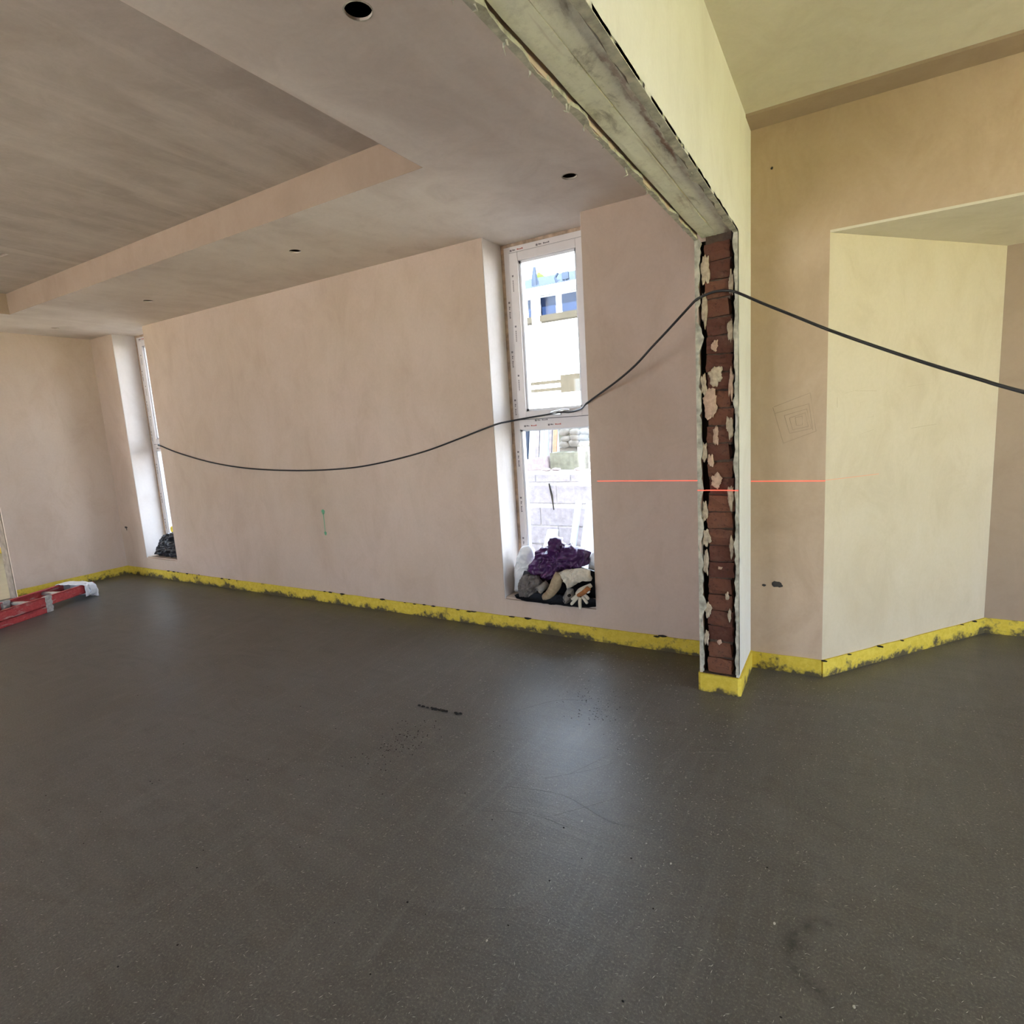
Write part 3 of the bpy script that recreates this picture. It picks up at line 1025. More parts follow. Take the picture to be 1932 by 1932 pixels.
# ------------------------------------------------------------------ crumpled things on the sills
def blob(name, poly, yc, depth, mat, seed, fold=.012, freq=16, parent=None, xr=None, back=.5, nt=130, nr=44):
    """a crumpled, inflated bundle with a given outline in XZ; rounded front (towards -Y) and back"""
    if xr:
        poly = [(min(max(x, xr[0]), xr[1]), z) for x, z in poly]
    A = sum(poly[i - 1][0] * poly[i][1] - poly[i][0] * poly[i - 1][1] for i in range(len(poly))) / 2
    cx = sum((poly[i - 1][0] + poly[i][0]) * (poly[i - 1][0] * poly[i][1] - poly[i][0] * poly[i - 1][1]) for i in range(len(poly))) / (6 * A)
    cz = sum((poly[i - 1][1] + poly[i][1]) * (poly[i - 1][0] * poly[i][1] - poly[i][0] * poly[i - 1][1]) for i in range(len(poly))) / (6 * A)

    def rad(th):
        dx, dz = math.cos(th), math.sin(th)
        best = .01
        for i in range(len(poly)):
            (ax, az), (bx, bz) = poly[i - 1], poly[i]
            ex, ez = bx - ax, bz - az
            den = dx * ez - dz * ex
            if abs(den) < 1e-12:
                continue
            t = ((ax - cx) * ez - (az - cz) * ex) / den
            s_ = ((ax - cx) * dz - (az - cz) * dx) / den
            if t > 0 and -1e-6 <= s_ <= 1 + 1e-6:
                best = max(best, t)
        return best
    b = bmesh.new()
    off = Vector((seed * 1.31, seed * .7, seed * 2.1))
    rr = [rad(2 * math.pi * i / nt) for i in range(nt)]
    rings = []
    for k_ in range(1, nr):
        ph = math.pi * k_ / nr
        ring = []
        for i in range(nt):
            th = 2 * math.pi * i / nt
            s_ = math.sin(ph) ** .8
            p = Vector((cx + rr[i] * s_ * math.cos(th), yc - math.cos(ph) * (depth if ph < math.pi / 2 else depth * back), cz + rr[i] * s_ * math.sin(th)))
            q = Vector((p.x * freq, p.y * freq, p.z * freq * .8)) + off
            q += .8 * nvec(q * .35)
            rid = -.55
            for lac, amp in ((1.0, .85), (2.1, .45), (4.3, .20)):
                rid += amp * (1 - min(1.0, 2.4 * abs(noise.noise(q * lac + Vector((lac * 7, 3, 1))))))
            d_ = fold * max(-1.0, min(1.1, rid))
            w_ = .35 + .65 * abs(math.cos(ph))
            p.y -= d_ * w_ * (1 if ph < math.pi / 2 else -1)
            p.x += d_ * .30 * math.cos(th) * s_
            p.z += d_ * .30 * math.sin(th) * s_
            ring.append(b.verts.new(p))
        rings.append(ring)
    f0 = b.verts.new((cx, yc - depth, cz))
    f1 = b.verts.new((cx, yc + depth * back, cz))
    for r0, r1 in zip(rings, rings[1:]):
        for i in range(nt):
            b.faces.new((r0[i], r0[(i + 1) % nt], r1[(i + 1) % nt], r1[i]))
    for i in range(nt):
        b.faces.new((f0, rings[0][(i + 1) % nt], rings[0][i]))
        b.faces.new((f1, rings[-1][i], rings[-1][(i + 1) % nt]))
    k_ = B()
    k_.b.free()
    k_.b = b
    return k_.done(name, mat, parent, smooth=True)


XR1 = (W1[0] + .006, W1[1] - .006)
o = blob('black_cloth', [(-1.86, .207), (-1.80, .31), (-1.70, .37), (-1.56, .40), (-1.44, .40), (-1.32, .37), (-1.278, .33), (-1.278, .207)], 3.222, .030, 'dark_cloth', 3, .006, 18, xr=XR1, back=.6)
tag(o, 'black cloth standing at the back of the rag pile against the window', 'cloth')
o = blob('black_cloth', [(-1.85, .2065), (-1.84, .225), (-1.70, .232), (-1.50, .236), (-1.30, .236), (-1.278, .2065)], 3.09, .095, 'dark_cloth', 5, .014, 20, xr=XR1, back=.9)
tag(o, 'flat black cloth lowest in the rag pile, spread over the sill', 'cloth')
o = blob('plastic_bag', [(-1.543, .615), (-1.518, .596), (-1.487, .553), (-1.45, .569), (-1.379, .546), (-1.314, .524), (-1.333, .488), (-1.349, .447), (-1.391, .434), (-1.484, .406), (-1.523, .379), (-1.612, .337), (-1.687, .366), (-1.749, .39), (-1.726, .434), (-1.688, .479), (-1.678, .511), (-1.619, .539), (-1.591, .561), (-1.57, .594)],
         3.115, .075, 'purple', 9, .052, 13, back=.6, nt=180, nr=60)
tag(o, 'crumpled purple plastic bag on top of the rag pile', 'bag')
o = blob('plastic_bag', [(-1.827, .52), (-1.771, .527), (-1.745, .5), (-1.736, .443), (-1.735, .4), (-1.785, .367), (-1.813, .314), (-1.825, .258), (-1.858, .21), (-1.90, .207), (-1.90, .268), (-1.886, .382), (-1.856, .457)], 3.185, .05, 'white_bag', 14, .018, 11, xr=XR1)
tag(o, 'tall white plastic bag slumped against the left reveal of the near window', 'bag')
o = blob('plastic_bag', [(-1.331, .515), (-1.283, .515), (-1.283, .39), (-1.36, .409), (-1.35, .464)], 3.17, .05, 'white_bag', 18, .008, 10, xr=XR1)
tag(o, 'small smooth white bag against the right reveal beside the purple bag', 'bag')
o = blob('rag', [(-1.733, .367), (-1.678, .375), (-1.633, .361), (-1.604, .336), (-1.622, .296), (-1.662, .275), (-1.718, .237), (-1.765, .24), (-1.773, .303), (-1.763, .34)], 3.035, .05, 'grey_cloth', 21, .034, 18)
tag(o, 'grey crumpled rag beneath the purple bag', 'rag')
o = blob('rag', [(-1.80, .235), (-1.805, .31), (-1.765, .385), (-1.70, .385), (-1.715, .30), (-1.75, .235)], 3.084, .014, 'dark_rag', 52, .006, 18)
tag(o, 'charcoal rag squeezed between the tall white bag and the grey rag', 'rag')
o = blob('towel', [(-1.479, .416), (-1.434, .436), (-1.362, .451), (-1.327, .447), (-1.286, .438), (-1.280, .379), (-1.33, .38), (-1.385, .349), (-1.422, .329), (-1.441, .364), (-1.465, .396)], 3.005, .040, 'cream_cloth', 25, .026, 14, xr=XR1)
tag(o, 'off-white folded towel at the right of the rag pile', 'towel')
# rolled tan cloth
pts = smooth_path([(-1.475, 2.995, .410), (-1.492, 2.99, .370), (-1.512, 2.985, .325), (-1.548, 2.985, .280), (-1.588, 2.99, .256)], 6)
rb_ = B().tube(pts, [.019 + .022 * math.sin(math.pi * min(1, .25 + i / len(pts) * .75)) for i in range(len(pts))], 18, flat=.8)
for v in rb_.b.verts:
    v.co += Vector((1, 1, 1)) * .003 * (1 - 2 * abs(noise.noise(v.co * 45)))
o = rb_.done('rolled_cloth', 'tan_cloth', smooth=True)
tag(o, 'tan rolled cloth curving down the middle of the rag pile', 'cloth')


def open_tube(name, p0, p1, r, mat, label, cat):
    e = empty(name, p0)
    b = bmesh.new()
    p0, p1 = Vector(p0), Vector(p1)
    t = (p1 - p0).normalized()
    a = t.cross(Vector((0, 0, 1))).normalized()
    c_ = t.cross(a)
    prof = [(0, r * .72), (.0, r), (.012, r * 1.03), ((p1 - p0).length * .5, r * .97), ((p1 - p0).length, r * 1.0), ((p1 - p0).length, r * .7), (.03, r * .70)]
    rings = [[b.verts.new(p0 + t * d_ + (a * math.cos(2 * math.pi * i / 20) + c_ * math.sin(2 * math.pi * i / 20)) * q * (1 + .06 * noise.noise(Vector((i, d_ * 40, 3))))) for i in range(20)] for d_, q in prof]
    for r0, r1 in zip(rings, rings[1:] + rings[:1]):
        for i in range(20):
            b.faces.new((r0[i], r0[(i + 1) % 20], r1[(i + 1) % 20], r1[i]))
    k_ = B()
    k_.b.free()
    k_.b = b
    k_.done('wall_of_tube', mat, e, smooth=True)
    mp = p0 + t * .034
    kb = B()
    ring = [kb.b.verts.new(mp + (a * math.cos(2 * math.pi * i / 20) + c_ * math.sin(2 * math.pi * i / 20)) * r * .72) for i in range(20)]
    ring2 = [kb.b.verts.new(v.co + t * .01) for v in ring]
    kb.b.faces.new(ring)
    kb.b.faces.new(ring2[::-1])
    for i in range(20):
        kb.b.faces.new((ring[i], ring[(i + 1) % 20], ring2[(i + 1) % 20], ring2[i]))
    kb.done('dark_mouth', 'void', e)
    tag(e, label, cat)
    return e


open_tube('cardboard_tube', (-1.612, 2.97, .300), (-1.572, 3.02, .335), .024, 'grey_tube', 'short grey tube end with a dark open mouth in the rag pile', 'tube')
# folded grey block with a hole
e = empty('paint_roller', (-1.43, 3.0, .215))
o = blob('sleeve', [(-1.432, .326), (-1.398, .322), (-1.392, .281), (-1.412, .245), (-1.446, .224), (-1.468, .263)], 3.01, .028, 'grey_tube', 31, .004, 20, nt=40, nr=12, parent=e)
B().tube([(-1.412, 2.972, .288), (-1.411, 2.985, .288)], .009, 12).done('core_hole', 'void', e)
B().tube([(-1.455, 2.985, .25), (-1.44, 2.975, .238), (-1.41, 2.978, .268)], .004, 6).done('clip', 'grey_cloth', e)
tag(e, 'worn grey sleeve with a small dark hole beside the work glove', 'roller')
# work glove, fingers hanging down over the edge of the sill
e = empty('work_glove', (-1.33, 3.0, .30))
gl_ = B()
gl_.tube(smooth_path([(-1.285, 3.02, .352), (-1.315, 3.0, .335), (-1.345, 2.99, .318), (-1.362, 2.985, .296)], 4), [.018, .020, .022, .024, .026, .027, .028, .028, .027, .026, .024, .022, .018], 14, flat=.62)
gl_.done('palm', 'cream_cloth', e, smooth=True)
fg = [[(-1.362, 2.978, .292), (-1.376, 2.968, .281), (-1.390, 2.962, .270)],
      [(-1.352, 2.976, .288), (-1.374, 2.964, .262), (-1.393, 2.958, .240)],
      [(-1.340, 2.975, .284), (-1.338, 2.962, .252), (-1.334, 2.956, .220)],
      [(-1.325, 2.977, .290), (-1.305, 2.966, .274), (-1.290, 2.962, .256)],
      [(-1.318, 2.982, .300), (-1.298, 2.974, .292), (-1.284, 2.970, .280)]]
for f in fg:
    pts = smooth_path(f, 4)
    rr_ = [.0095, .0098, .0098, .0096, .0095, .0095, .0093, .0086, .0055]
    B().tube(pts, rr_, 10).done('finger', 'cream_cloth', e, smooth=True)
B().tube(smooth_path([(-1.352, 2.972, .296), (-1.318, 2.972, .315), (-1.285, 2.978, .345)], 4), [.013, .016, .018, .019, .020, .020, .021, .021, .021], 14, flat=.7).done('cuff', 'cuff', e, smooth=True)['label'] = 'rust-brown knitted cuff'
tag(e, 'cream work glove with a rust-brown cuff, fingers hanging over the sill', 'glove')
cpb = B().tube([(-1.290, 2.985, .322), (-1.290, 2.972, .324), (-1.290, 2.969, .324)], [.010, .010, .007], 14)
o = cpb.done('bottle_cap', 'white_bag', smooth=True)
tag(o, 'tiny white cap beside the glove cuff at the reveal edge', 'cap')

# far sill
o = blob('plastic_bag', [(-6.135, .212), (-6.05, .30), (-5.93, .42), (-5.80, .455), (-5.69, .45), (-5.64, .33), (-5.635, .212)], 3.15, .07, 'black_bag', 44, .045, 15, nt=140, nr=44)
tag(o, 'crumpled black plastic bag on the far window sill', 'bag')
e = empty('tape_roll', (-5.72, 3.21, .46))
tb = B()
n_ = 24
prof = [(.018, -.02), (.034, -.02), (.034, .02), (.018, .02)]
rings = [[tb.b.verts.new((-5.905 + r_ * math.cos(2 * math.pi * i / n_), 3.225 + y_, .468 + r_ * math.sin(2 * math.pi * i / n_))) for i in range(n_)] for r_, y_ in prof]
for r0, r1 in zip(rings, rings[1:] + rings[:1]):
    for i in range(n_):
        tb.b.faces.new((r0[i], r0[(i + 1) % n_], r1[(i + 1) % n_], r1[i]))
tb.done('tape', 'yellow_tape', e, smooth=False)
B().tube([(-5.905, 3.208, .468), (-5.905, 3.242, .468)], .0185, 20).done('core', 'yellow_tape', e)
tag(e, 'small yellow tape roll on top of the black bag', 'tape')

# ------------------------------------------------------------------ red ladder
lad = empty('ladder', (-5.75, 1.9, 0))
tag(lad, 'red two-section ladder lying flat on the screed by the end wall', 'ladder')
P0 = Vector((-5.585, 1.641))
u = Vector((-.36, .933)).normalized()
q = Vector((-u.y, u.x))          # towards the end wall
SP = .265


def rail(off, s0, s1, z0, z1, flip):
    """C-channel rail: web plus two flanges"""
    b = B()
    a = P0 + u * s0 + q * off
    L = s1 - s0
    wd = .028
    web = a if not flip else a + q * (wd - .005)
    b.obox((web.x, web.y), u, L, .005, z0, z1)
    b.obox((a.x, a.y), u, L, wd, z1 - .006, z1)
    b.obox((a.x, a.y), u, L, wd, z0, z0 + .006)
    return b.done('side_rail', 'red', lad)


rail(0, -2.3, .425, .0, .054, False)
rail(SP, -2.3, .425, .0, .054, True)
rail(.0, -2.3, .86, .056, .131, False)
rail(SP, -2.3, .82, .056, .131, True)
for i in range(10):
    s_ = .62 - i * .28
    a = P0 + u * s_ + q * .006
    b_ = P0 + u * s_ + q * (SP + .022)
    B().tube([(a.x, a.y, .096), (b_.x, b_.y, .096)], .017, 10).done('rung', 'rung', lad, smooth=True)
    s_ -= .16
    if s_ < .4:
        a = P0 + u * s_ + q * .006
        b_ = P0 + u * s_ + q * (SP + .022)
        B().tube([(a.x, a.y, .028), (b_.x, b_.y, .028)], .017, 10).done('rung', 'rung', lad, smooth=True)


def strap(s0, off):
    b = B()
    a = P0 + u * s0 + q * (off - .004)
    n_ = 6
    for i in range(n_):
        z0, z1 = .001 + .133 * i / n_, .001 + .133 * (i + 1) / n_
        j = .003 * noise.noise(Vector((i, s0 * 9, off)))
        aa = a + u * j * 2 - q * abs(j)
        b.obox((aa.x, aa.y), u, .055 + j * 3, .036, z0, z1)
    return b.done('tape_strap', 'strap', lad)


strap(.385, 0)
strap(.26, SP)
strap(-.06, 0)
# cloth wrapped round the end
w = bmesh.new()
rows = []
sect = [(-.030, .030), (-.034, .080), (-.030, .128), (-.012, .139), (.05, .141), (.12, .137), (.19, .141), (.25, .141), (.292, .136), (.300, .10), (.298, .05)]
sect = [tuple(a[k_] + (b_[k_] - a[k_]) * t for k_ in (0, 1)) for a, b_ in zip(sect, sect[1:]) for t in (0, .33, .66)] + [sect[-1]]
for s_, sc_ in ((.73, 1), (.755, 1), (.78, 1.02), (.805, 1.0), (.83, 1.02), (.855, 1.0), (.875, .96), (.888, .86), (.89, .65), (.885, .40), (.88, .15), (.89, .03)):
    row = []
    for q_, z_ in sect:
        d_ = nvec(Vector((s_ * 26, q_ * 26, z_ * 26)))
        mid = q_ / .3
        st_ = s_ + (.02 * mid if s_ < .74 else 0) + (-.04 * (1 - min(1, max(0, mid * 2.5))) if s_ > .8 else 0)
        p = P0 + u * (st_ + .009 * d_.x) + q * (q_ + .007 * d_.y)
        row.append(w.verts.new((p.x, p.y, max(.002, z_ * sc_ + .009 * d_.z))))
    rows.append(row)
for r0, r1 in zip(rows, rows[1:]):
    for i in range(len(sect) - 1):
        w.faces.new((r0[i], r0[i + 1], r1[i + 1], r1[i]))
k_ = B()
k_.b.free()
k_.b = w
o = k_.done('end_wrap', 'wrap', lad, smooth=True)
o['label'] = 'white crumpled sheet wrapped over the ladder end'
md = o.modifiers.new('thickness', 'SOLIDIFY')
md.thickness = .004
md.offset = 1

# ------------------------------------------------------------------ debris on the floor
cr_ = B()
for i in range(46):
    f = rng.random()
    cl = rng.choice([.05, .30, .42, .52, .60, .92])
    f = min(1, max(0, cl + rng.gauss(0, .05)))
    x_ = -1.756 + .237 * f
    y_ = 1.974 + .015 * f + rng.gauss(0, .005)
    r_ = rng.uniform(.0025, .0075)
    cr_.lump((x_, y_, r_ * .4), r_, i, 1, (1.5, .9, .6))
o = cr_.done('debris', 'mud')
o['kind'] = 'stuff'
tag(o, 'short line of black crumbs on the screed in the middle of the room', 'debris')
cr_ = B()
for (cx, cy, sx, sy, n_) in ((-1.62, 1.69, .07, .10, 150), (-.99, 2.31, .09, .09, 110), (-1.9, 1.2, .6, .45, 50), (-.8, 1.4, .5, .4, 40)):
    for i in range(n_):
        r_ = rng.uniform(.001, .0028)
        cr_.lump((rng.gauss(cx, sx), rng.gauss(cy, sy), r_ * .3), r_, i, 1, (1.3, 1, .5))
o = cr_.done('grit', 'mud')
o['kind'] = 'stuff'
tag(o, 'scattered dark grit on the screed below the near window', 'grit')
fb = bmesh.new()
n_ = 0
while n_ < 5200:
    y_ = rng.uniform(.3, 2.95)
    x_ = rng.uniform(-3.8, 1.0)
    if rng.random() > math.exp(-((x_ + .75) / 1.5) ** 2) * 1.0:
        continue
    n_ += 1
    a = rng.gauss(.9, .8)
    L = rng.uniform(.0015, .0065)
    wd = rng.uniform(.0004, .0009)
    d_ = Vector((math.cos(a), math.sin(a), 0)) * L
    p_ = Vector((-d_.y, d_.x, 0)).normalized() * wd
    c_ = Vector((x_, y_, .0004))
    t_ = Vector((0, 0, .0007))
    v = [fb.verts.new(c_ - d_), fb.verts.new(c_ + p_), fb.verts.new(c_ + d_), fb.verts.new(c_ - p_), fb.verts.new(c_ + t_)]
    for i in range(4):
        fb.faces.new((v[i], v[(i + 1) % 4], v[4]))
for i in range(9):
    x_, y_ = rng.uniform(-1.4, .1), rng.uniform(.8, 2.3)
    r_ = rng.uniform(.0018, .0038)
    g = bmesh.ops.create_icosphere(fb, subdivisions=1, radius=r_)
    for v in g['verts']:
        v.co = Vector((v.co.x + x_, v.co.y * 1.6 + y_, v.co.z * .3 + .0006))
k_ = B()
k_.b.free()
k_.b = fb
o = k_.done('fibre_fleck', 'fibre', floor)
o['kind'] = 'stuff'
# float scratches in the screed
sx_ = B()
for pts in ([(-.83, 1.55), (-.62, 1.80), (-.60, 1.98), (-.55, 2.1)], [(-.95, 1.72), (-.80, 1.86), (-.70, 2.02)], [(-.88, 1.78), (-.78, 1.98)], [(-1.05, 1.62), (-.85, 1.66), (-.64, 1.60), (-.52, 1.64)],
            [(-1.42, 1.20), (-1.32, 1.33), (-1.20, 1.42), (-1.11, 1.46)], [(-1.18, 1.08), (-1.14, 1.18)], [(-.52, 2.10), (-.44, 2.14), (-.38, 2.16)], [(-1.30, 2.12), (-1.18, 2.28), (-1.05, 2.34)],
            [(-1.10, 1.45), (-.92, 1.52), (-.75, 1.52)], [(-.9, 1.1), (-.7, 1.18), (-.5, 1.16)]):
    sx_.tube(smooth_path([(a, b_, 0) for a, b_ in pts], 5), .0010, 6, flat=.45)
sx_.done('float_ridge', 'floor', floor)['kind'] = 'stuff'

# ------------------------------------------------------------------ adjoining room beyond the door opening
nf = B().box(-10.3, YB, -.12, -6.72, 3.3, -.001).done('floor_far', 'slab_pale')
struct(nf, 'pale floor of the next room through the door opening', 'floor')
nw_ = B()
nw_.box(-10.3, -1.2, 0, -10.1, 3.3, ZC)
nw_.box(-10.1, 3.1, 0, -6.72, 3.3, ZC)
nw_.box(-10.1, -1.2, 2.1, -6.72, -1.0, ZC)
nw_.box(-10.1, -1.2, 0, -9.3, -1.0, 2.1)
nw_.box(-7.3, -1.2, 0, -6.72, -1.0, 2.1)
struct(nw_.done('wall_far', 'cream'), 'pale walls of the next room through the door opening', 'wall')
struct(B().box(-10.3, -1.2, ZC, -6.72, 3.3, ZC + .1).done('ceiling_far', 'ceil'), 'ceiling of the next room', 'ceiling')
strip('baseboard_side', (-6.72, 3.1), (-10.1, 3.1), label='yellow edge strip along the side of the next room', seed=10)
strip('baseboard_far', (-10.1, 3.1), (-10.1, -1.0), label='yellow edge strip in the next room through the door opening', seed=9)
glazing('window_5', -9.3, -1.14, -7.3, -1.14, .05, 2.1, 2, 'glazed door of the next room')

# ------------------------------------------------------------------ outside
up = B()  # unseen block over the rooms, added to shade the yard
up.box(-10.3, YB - .2, 2.82, XR + .2, 3.36, 5.4)
struct(up.done('upper_shade_block', 'render'), 'unseen upper storey, added to shade the yard', 'wall')
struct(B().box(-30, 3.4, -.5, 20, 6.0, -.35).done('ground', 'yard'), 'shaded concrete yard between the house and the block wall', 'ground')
struct(B().box(-30, 6.02, -.5, 20, 40, .735).done('ground_terrace', 'terrace'), 'pale raised ground behind the block wall', 'ground')
struct(B().box(4.7, -30, -.5, 40, 3.4, -.12).done('ground_lawn', 'lawn'), 'lawn beside the house', 'ground')
struct(B().box(XR + .21, -30, -.5, 4.7, 3.4, -.12).done('ground_paving', 'terrace'), 'pale paving outside the garden doors', 'ground')
struct(B().box(-30, -30, -.5, XR + .2, YB - .21, -.12).done('ground_patio', 'terrace'), 'pale patio behind the house', 'ground')

# retaining wall of concrete blocks
rw = empty('garden_wall', (-3, 6.0, -.35))
tag(rw, 'low grey block wall across the yard outside the near window', 'wall')
B().box(-5.4, 6.0 + .012, -.35, -.6, 6.10, .725).done('mortar', 'lime', rw)
bmx = []
for L_, h_ in ((.44, .212), (.44, .088)):
    b = bmesh.new()
    bmesh.ops.create_cube(b, size=1)
    for v in b.verts:
        v.co = Vector((v.co.x * L_, v.co.y * .10, v.co.z * h_))
    bmesh.ops.bevel(b, geom=list(b.edges), offset=.004, segments=1, affect='EDGES')
    me = bpy.data.meshes.new('block')
    b.to_mesh(me)
    b.free()
    me.materials.append(M['block'])
    bmx.append(me)
for r_, zc_ in enumerate((-.24, -.017, .206, .472)):
    for i in range(10):
        o = bpy.data.objects.new('block', bmx[0])
        COL.objects.link(o)
        o.location = (-5.2 + i * .452 + (.226 if r_ % 2 else 0), 6.05 + rng.uniform(-.004, .004), zc_)
        par(o, rw)
for i in range(10):
    o = bpy.data.objects.new('coping_block', bmx[1])
    COL.objects.link(o)
    o.location = (-5.3 + i * .452 + .06, 6.05, .664)
    par(o, rw)
B().tube([(-3.03, 5.992, .60), (-3.00, 5.99, .46), (-2.985, 5.992, .29)], [.008, .012, .006], 6).done('crack', 'void', rw)


def hollow_block(name, loc, rz, label, mat='block2', L=.44, Dp=.215, Hh=.205):
    e = empty(name, loc)
    b = B()
    t_ = .035
    c_ = Matrix.Rotation(R(rz), 4, 'Z')
    b.box(-L / 2, -Dp / 2, 0, L / 2, -Dp / 2 + t_, Hh)
    b.box(-L / 2, Dp / 2 - t_, 0, L / 2, Dp / 2, Hh)
    for x_ in (-L / 2, -t_ / 2, L / 2 - t_):
        b.box(x_, -Dp / 2 + t_, 0, x_ + t_, Dp / 2 - t_, Hh)
    b.box(-L / 2 + t_, -Dp / 2 + t_, .0, L / 2 - t_, Dp / 2 - t_, .10)
    for v in b.b.verts:
        v.co = c_ @ v.co + Vector(loc)
        v.co += nvec(v.co * 9) * .004
    b.done('shell', mat, e)
    return tag(e, label, 'block')


hollow_block('hollow_block', (-2.91, 6.36, .735), -6, 'weathered hollow concrete block standing on the garden wall')


def rock(name, x0, x1, y, z0, z1, label, n=9):
    """a rock-faced block: a core with bulging faces of its own"""
    e = empty(name, ((x0 + x1) / 2, y, z0))
    B().box(x0, y, z0, x1, y + .2, z1).done('core', 'block2', e)
    rg = random.Random(n)
    for i in range(n):
        cx = x0 + (x1 - x0) * ((i % 3) + .5 + rg.uniform(-.2, .2)) / 3
        cz = z0 + (z1 - z0) * ((i // 3) + .5 + rg.uniform(-.15, .15)) / 3
        B().lump((cx, y, cz), .062, i + n, 2, (1.25, .55, .8)).done('bulge', 'stone', e, smooth=True)
    return tag(e, label, 'block')


rock('rock_faced_block', -3.25, -2.80, 6.78, .98, 1.21, 'rock-faced stone block set behind the hollow block')
o = B().box(-3.26, 6.80, .90, -3.02, 7.0, .975).done('stone_slab', 'stone', bevel=.006)
tag(o, 'thin dark stone slab under the left end of the rock-faced block', 'slab')
o = B().box(-3.01, 6.80, .88, -2.72, 7.0, .975).done('stone_slab', 'render', bevel=.006)
tag(o, 'pale stone slab under the right end of the rock-faced block', 'slab')
for i, (x_, z_, l_) in enumerate(((-2.60, .735, 'bottom pink brick of the pile right of the hollow block'), (-2.585, .815, 'second pink brick up in the pile right of the hollow block'), (-2.60, .90, 'topmost pink brick in the pile right of the hollow block'))):
    o = B().box(x_ - .055, 6.30, z_, x_ + .16, 6.42, z_ + .072 + .01 * (i == 2)).done('brick', 'pinkbrick', bevel=.005)
    tag(o, l_, 'brick', 'pink bricks beside the hollow block')
for i, (x_, y_, l_) in enumerate(((-3.11, 6.11, 'small brick fragment under the left end of the hollow block'), (-3.0, 6.13, 'pale brick fragment lying in front of the hollow block'), (-2.70, 6.12, 'brick fragment under the right end of the hollow block'))):
    o = B().lump((x_, y_, .752), .045, i + 4, 2, (1.3, .8, .42)).done('brick_fragment', 'pinkbrick')
    tag(o, l_, 'rubble', 'rubble on the garden wall')
# squared stone at left
o = B().hexa([(-3.46, 6.2, .735), (-3.17, 6.2, .735), (-3.15, 6.34, .735), (-3.44, 6.34, .735), (-3.45, 6.2, .87), (-3.20, 6.2, .905), (-3.18, 6.34, .905), (-3.43, 6.34, .87)]).done('stone', 'pinkbrick', bevel=.01)
tag(o, 'squared pinkish stone left of the hollow block on the garden wall', 'stone')
# leaning timbers
for i, (xt, xb, zb, wd, mat, lb_) in enumerate(((-4.0, -3.865, .735, .085, 'roof_far', 'blue-grey board, leftmost of the leaning planks'), (-3.86, -3.765, .735, .04, 'upvc_out', 'narrow white batten among the leaning planks'), (-3.79, -3.665, .735, .05, 'timber', 'weathered grey plank in the middle of the leaning row'),
                                         (-3.72, -3.60, .735, .045, 'upvc_out', 'white plank right of the weathered one'), (-3.655, -3.53, .735, .05, 'upvc_out', 'bright white plank, second from the orange one'), (-3.59, -3.46, .735, .038, 'timber', 'thin grey plank beside the orange one'), (-3.53, -3.405, .735, .055, 'timber_o', 'orange timber, rightmost of the leaning planks'))):
    b = B()
    b.hexa([(xb, 6.85, zb), (xb + wd, 6.85, zb), (xb + wd, 6.88, zb), (xb, 6.88, zb), (xt - .05, 7.35, 1.50), (xt + wd - .05, 7.35, 1.50), (xt + wd - .05, 7.38, 1.50), (xt - .05, 7.38, 1.50)])
    o = b.done('plank', mat)
    tag(o, lb_, 'plank', 'planks leaning on the garden wall')
o = B().box(-5.2, 7.40, .735, -2.0, 7.5, 1.42).done('fence_panel', 'upvc_out')
tag(o, 'pale blue board fence behind the leaning planks', 'fence')
# white panels leaning in the yard
for i, (xb, wd, zt, y_, lb_) in enumerate(((-2.575, .068, .459, 5.6, 'narrow white offcut leaning on the block wall'), (-2.44, .15, .46, 5.58, 'wide white offcut leaning on the block wall, by the reveal edge'), (-2.83, .125, .17, 5.4, 'short white offcut leaning low in front of the block wall'))):
    b = B()
    b.hexa([(xb - .02, y_ - .2, -.35), (xb + wd - .02, y_ - .2, -.35), (xb + wd - .02, y_ - .17, -.35), (xb - .02, y_ - .17, -.35), (xb + .04, y_ + .02, zt), (xb + wd + .04, y_ + .02, zt), (xb + wd + .04, y_ + .05, zt), (xb + .04, y_ + .05, zt)])
    tag(b.done('offcut', 'upvc_out', bevel=.004), lb_, 'offcut', 'white offcuts in the yard')

# sunlit terrace wall and house far beyond
tw = empty('terrace_wall', (-5, 11, .735))
B().box(-14, 11.0, .735, 4, 11.2, 1.95).done('face', 'render', tw)
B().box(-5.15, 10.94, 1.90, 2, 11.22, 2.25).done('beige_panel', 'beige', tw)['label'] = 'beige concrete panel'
for z_ in (1.95, 2.10):
    B().box(-9, 10.98, z_, -5.15, 11.05, z_ + .065).done('rail', 'beige', tw)
for x_ in (-8.4, -7.0, -6.0):
    B().box(x_, 11.0, 1.95, x_ + .05, 11.05, 2.18).done('post', 'render', tw)
tag(tw, 'sunlit white terrace wall with beige panel and rails beyond the yard', 'wall')
hs = empty('house', (-8, 16, .735))
B().box(-16, 16.0, .735, 0, 22, 4.25).done('facade', 'render', hs)
B().box(-16.3, 15.7, 4.25, .3, 22, 4.42).done('balcony_slab', 'beige', hs)
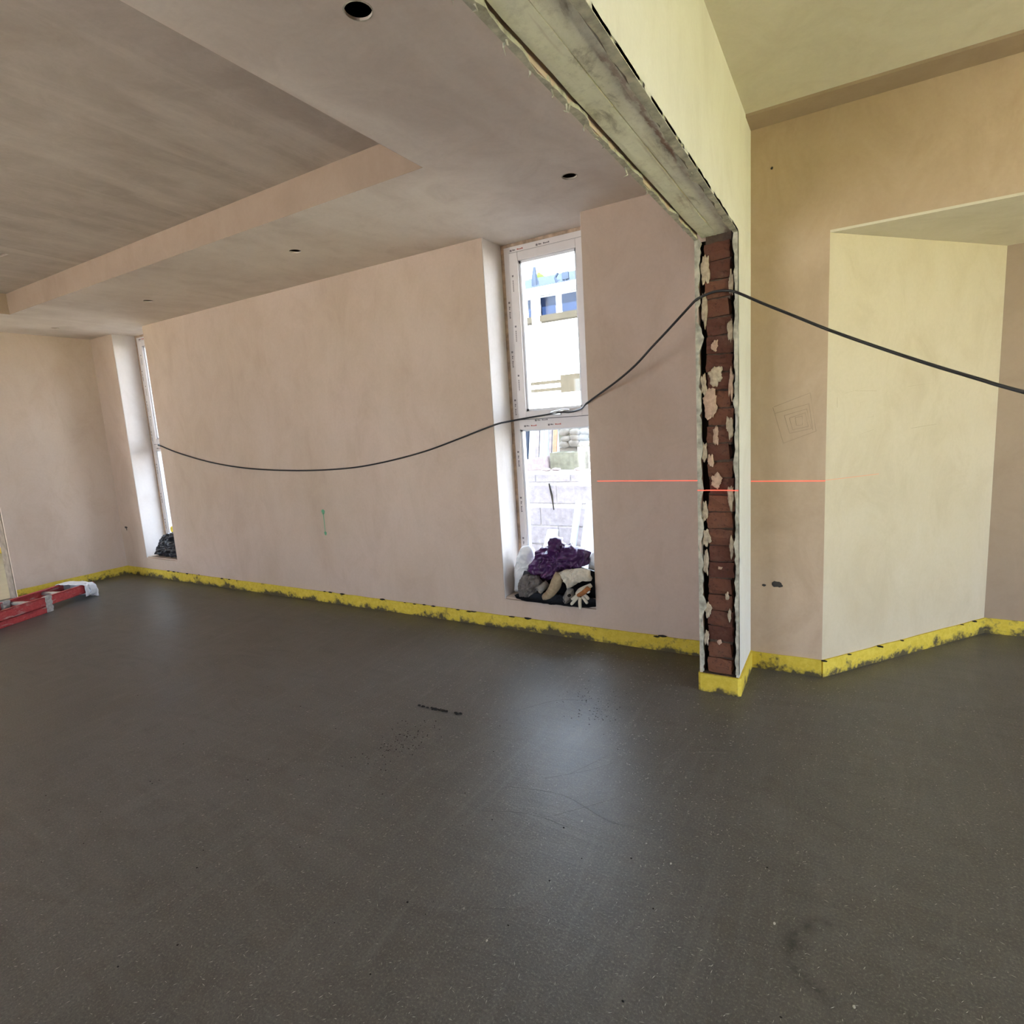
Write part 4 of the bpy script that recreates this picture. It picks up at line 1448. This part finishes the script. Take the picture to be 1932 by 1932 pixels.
for i in range(10):
    x_ = -13.0 + i * 1.12
    f = B()
    f.box(x_, 16.0, 4.42, x_ + 1.02, 16.1, 5.02)
    f = f.done('window', 'upvc_out', hs)
    B().box(x_ + .05, 15.97, 4.47, x_ + .97, 15.99, 4.97).done('pane', 'blue_glass', f)
B().box(-16, 16.1, 4.42, 0, 22, 5.05).done('upper_wall', 'render', hs)
B().box(-16.4, 15.6, 5.05, .4, 22, 5.20).done('fascia', 'render', hs)
B().hexa([(-16.4, 15.62, 5.20), (.4, 15.62, 5.20), (.4, 22, 5.20), (-16.4, 22, 5.20), (-15.5, 16.6, 5.72), (-.5, 16.6, 5.72), (-.5, 21, 5.72), (-15.5, 21, 5.72)]).done('roof', 'roof_far', hs)
for x_ in (-8.18, -4.5):
    B().box(x_, 15.62, 4.2, x_ + .22, 15.8, 5.1).done('post', 'render', hs)
tag(hs, 'far white house with a band of blue windows under a slate roof', 'house')
# roof finial / aerial shapes and a tree tip
B().tube([(-8.15, 15.9, 5.1), (-8.17, 15.9, 5.55), (-8.15, 15.9, 5.85)], [.11, .09, .04], 8).done('mast', 'roof_far', hs)
B().tube([(-8.0, 15.9, 5.1), (-8.08, 15.9, 5.4), (-8.14, 15.9, 5.75)], [.05, .04, .03], 6).done('strut', 'roof_far', hs)
B().tube([(-7.35, 15.75, 5.18), (-7.42, 15.75, 5.4), (-7.33, 15.75, 5.52)], .035, 6).done('aerial_hook', 'roof_far', hs)
B().box(-7.2, 15.72, 5.3, -7.0, 15.78, 5.5).done('aerial_box', 'roof_far', hs)
B().tube([(-7.1, 15.75, 5.18), (-7.1, 15.75, 5.32)], .03, 6).done('aerial_stem', 'roof_far', hs)
e = empty('tree', (-11.3, 20, .7))
B().tube([(-11.3, 23.4, .735), (-11.3, 23.4, 5.0)], [.2, .1], 8).done('trunk', 'timber', e)
b = B()
for i in range(60):
    a, h = rng.uniform(0, 6.28), rng.uniform(0, 1)
    b.lump((-11.3 + 1.1 * math.cos(a) * math.sqrt(rng.random()), 23.4 + .9 * math.sin(a), 5.0 + 2.4 * h), rng.uniform(.25, .45), i, 1)
b.done('crown', 'leaf', e)
tag(e, 'green tree top beside the far house roof', 'tree')
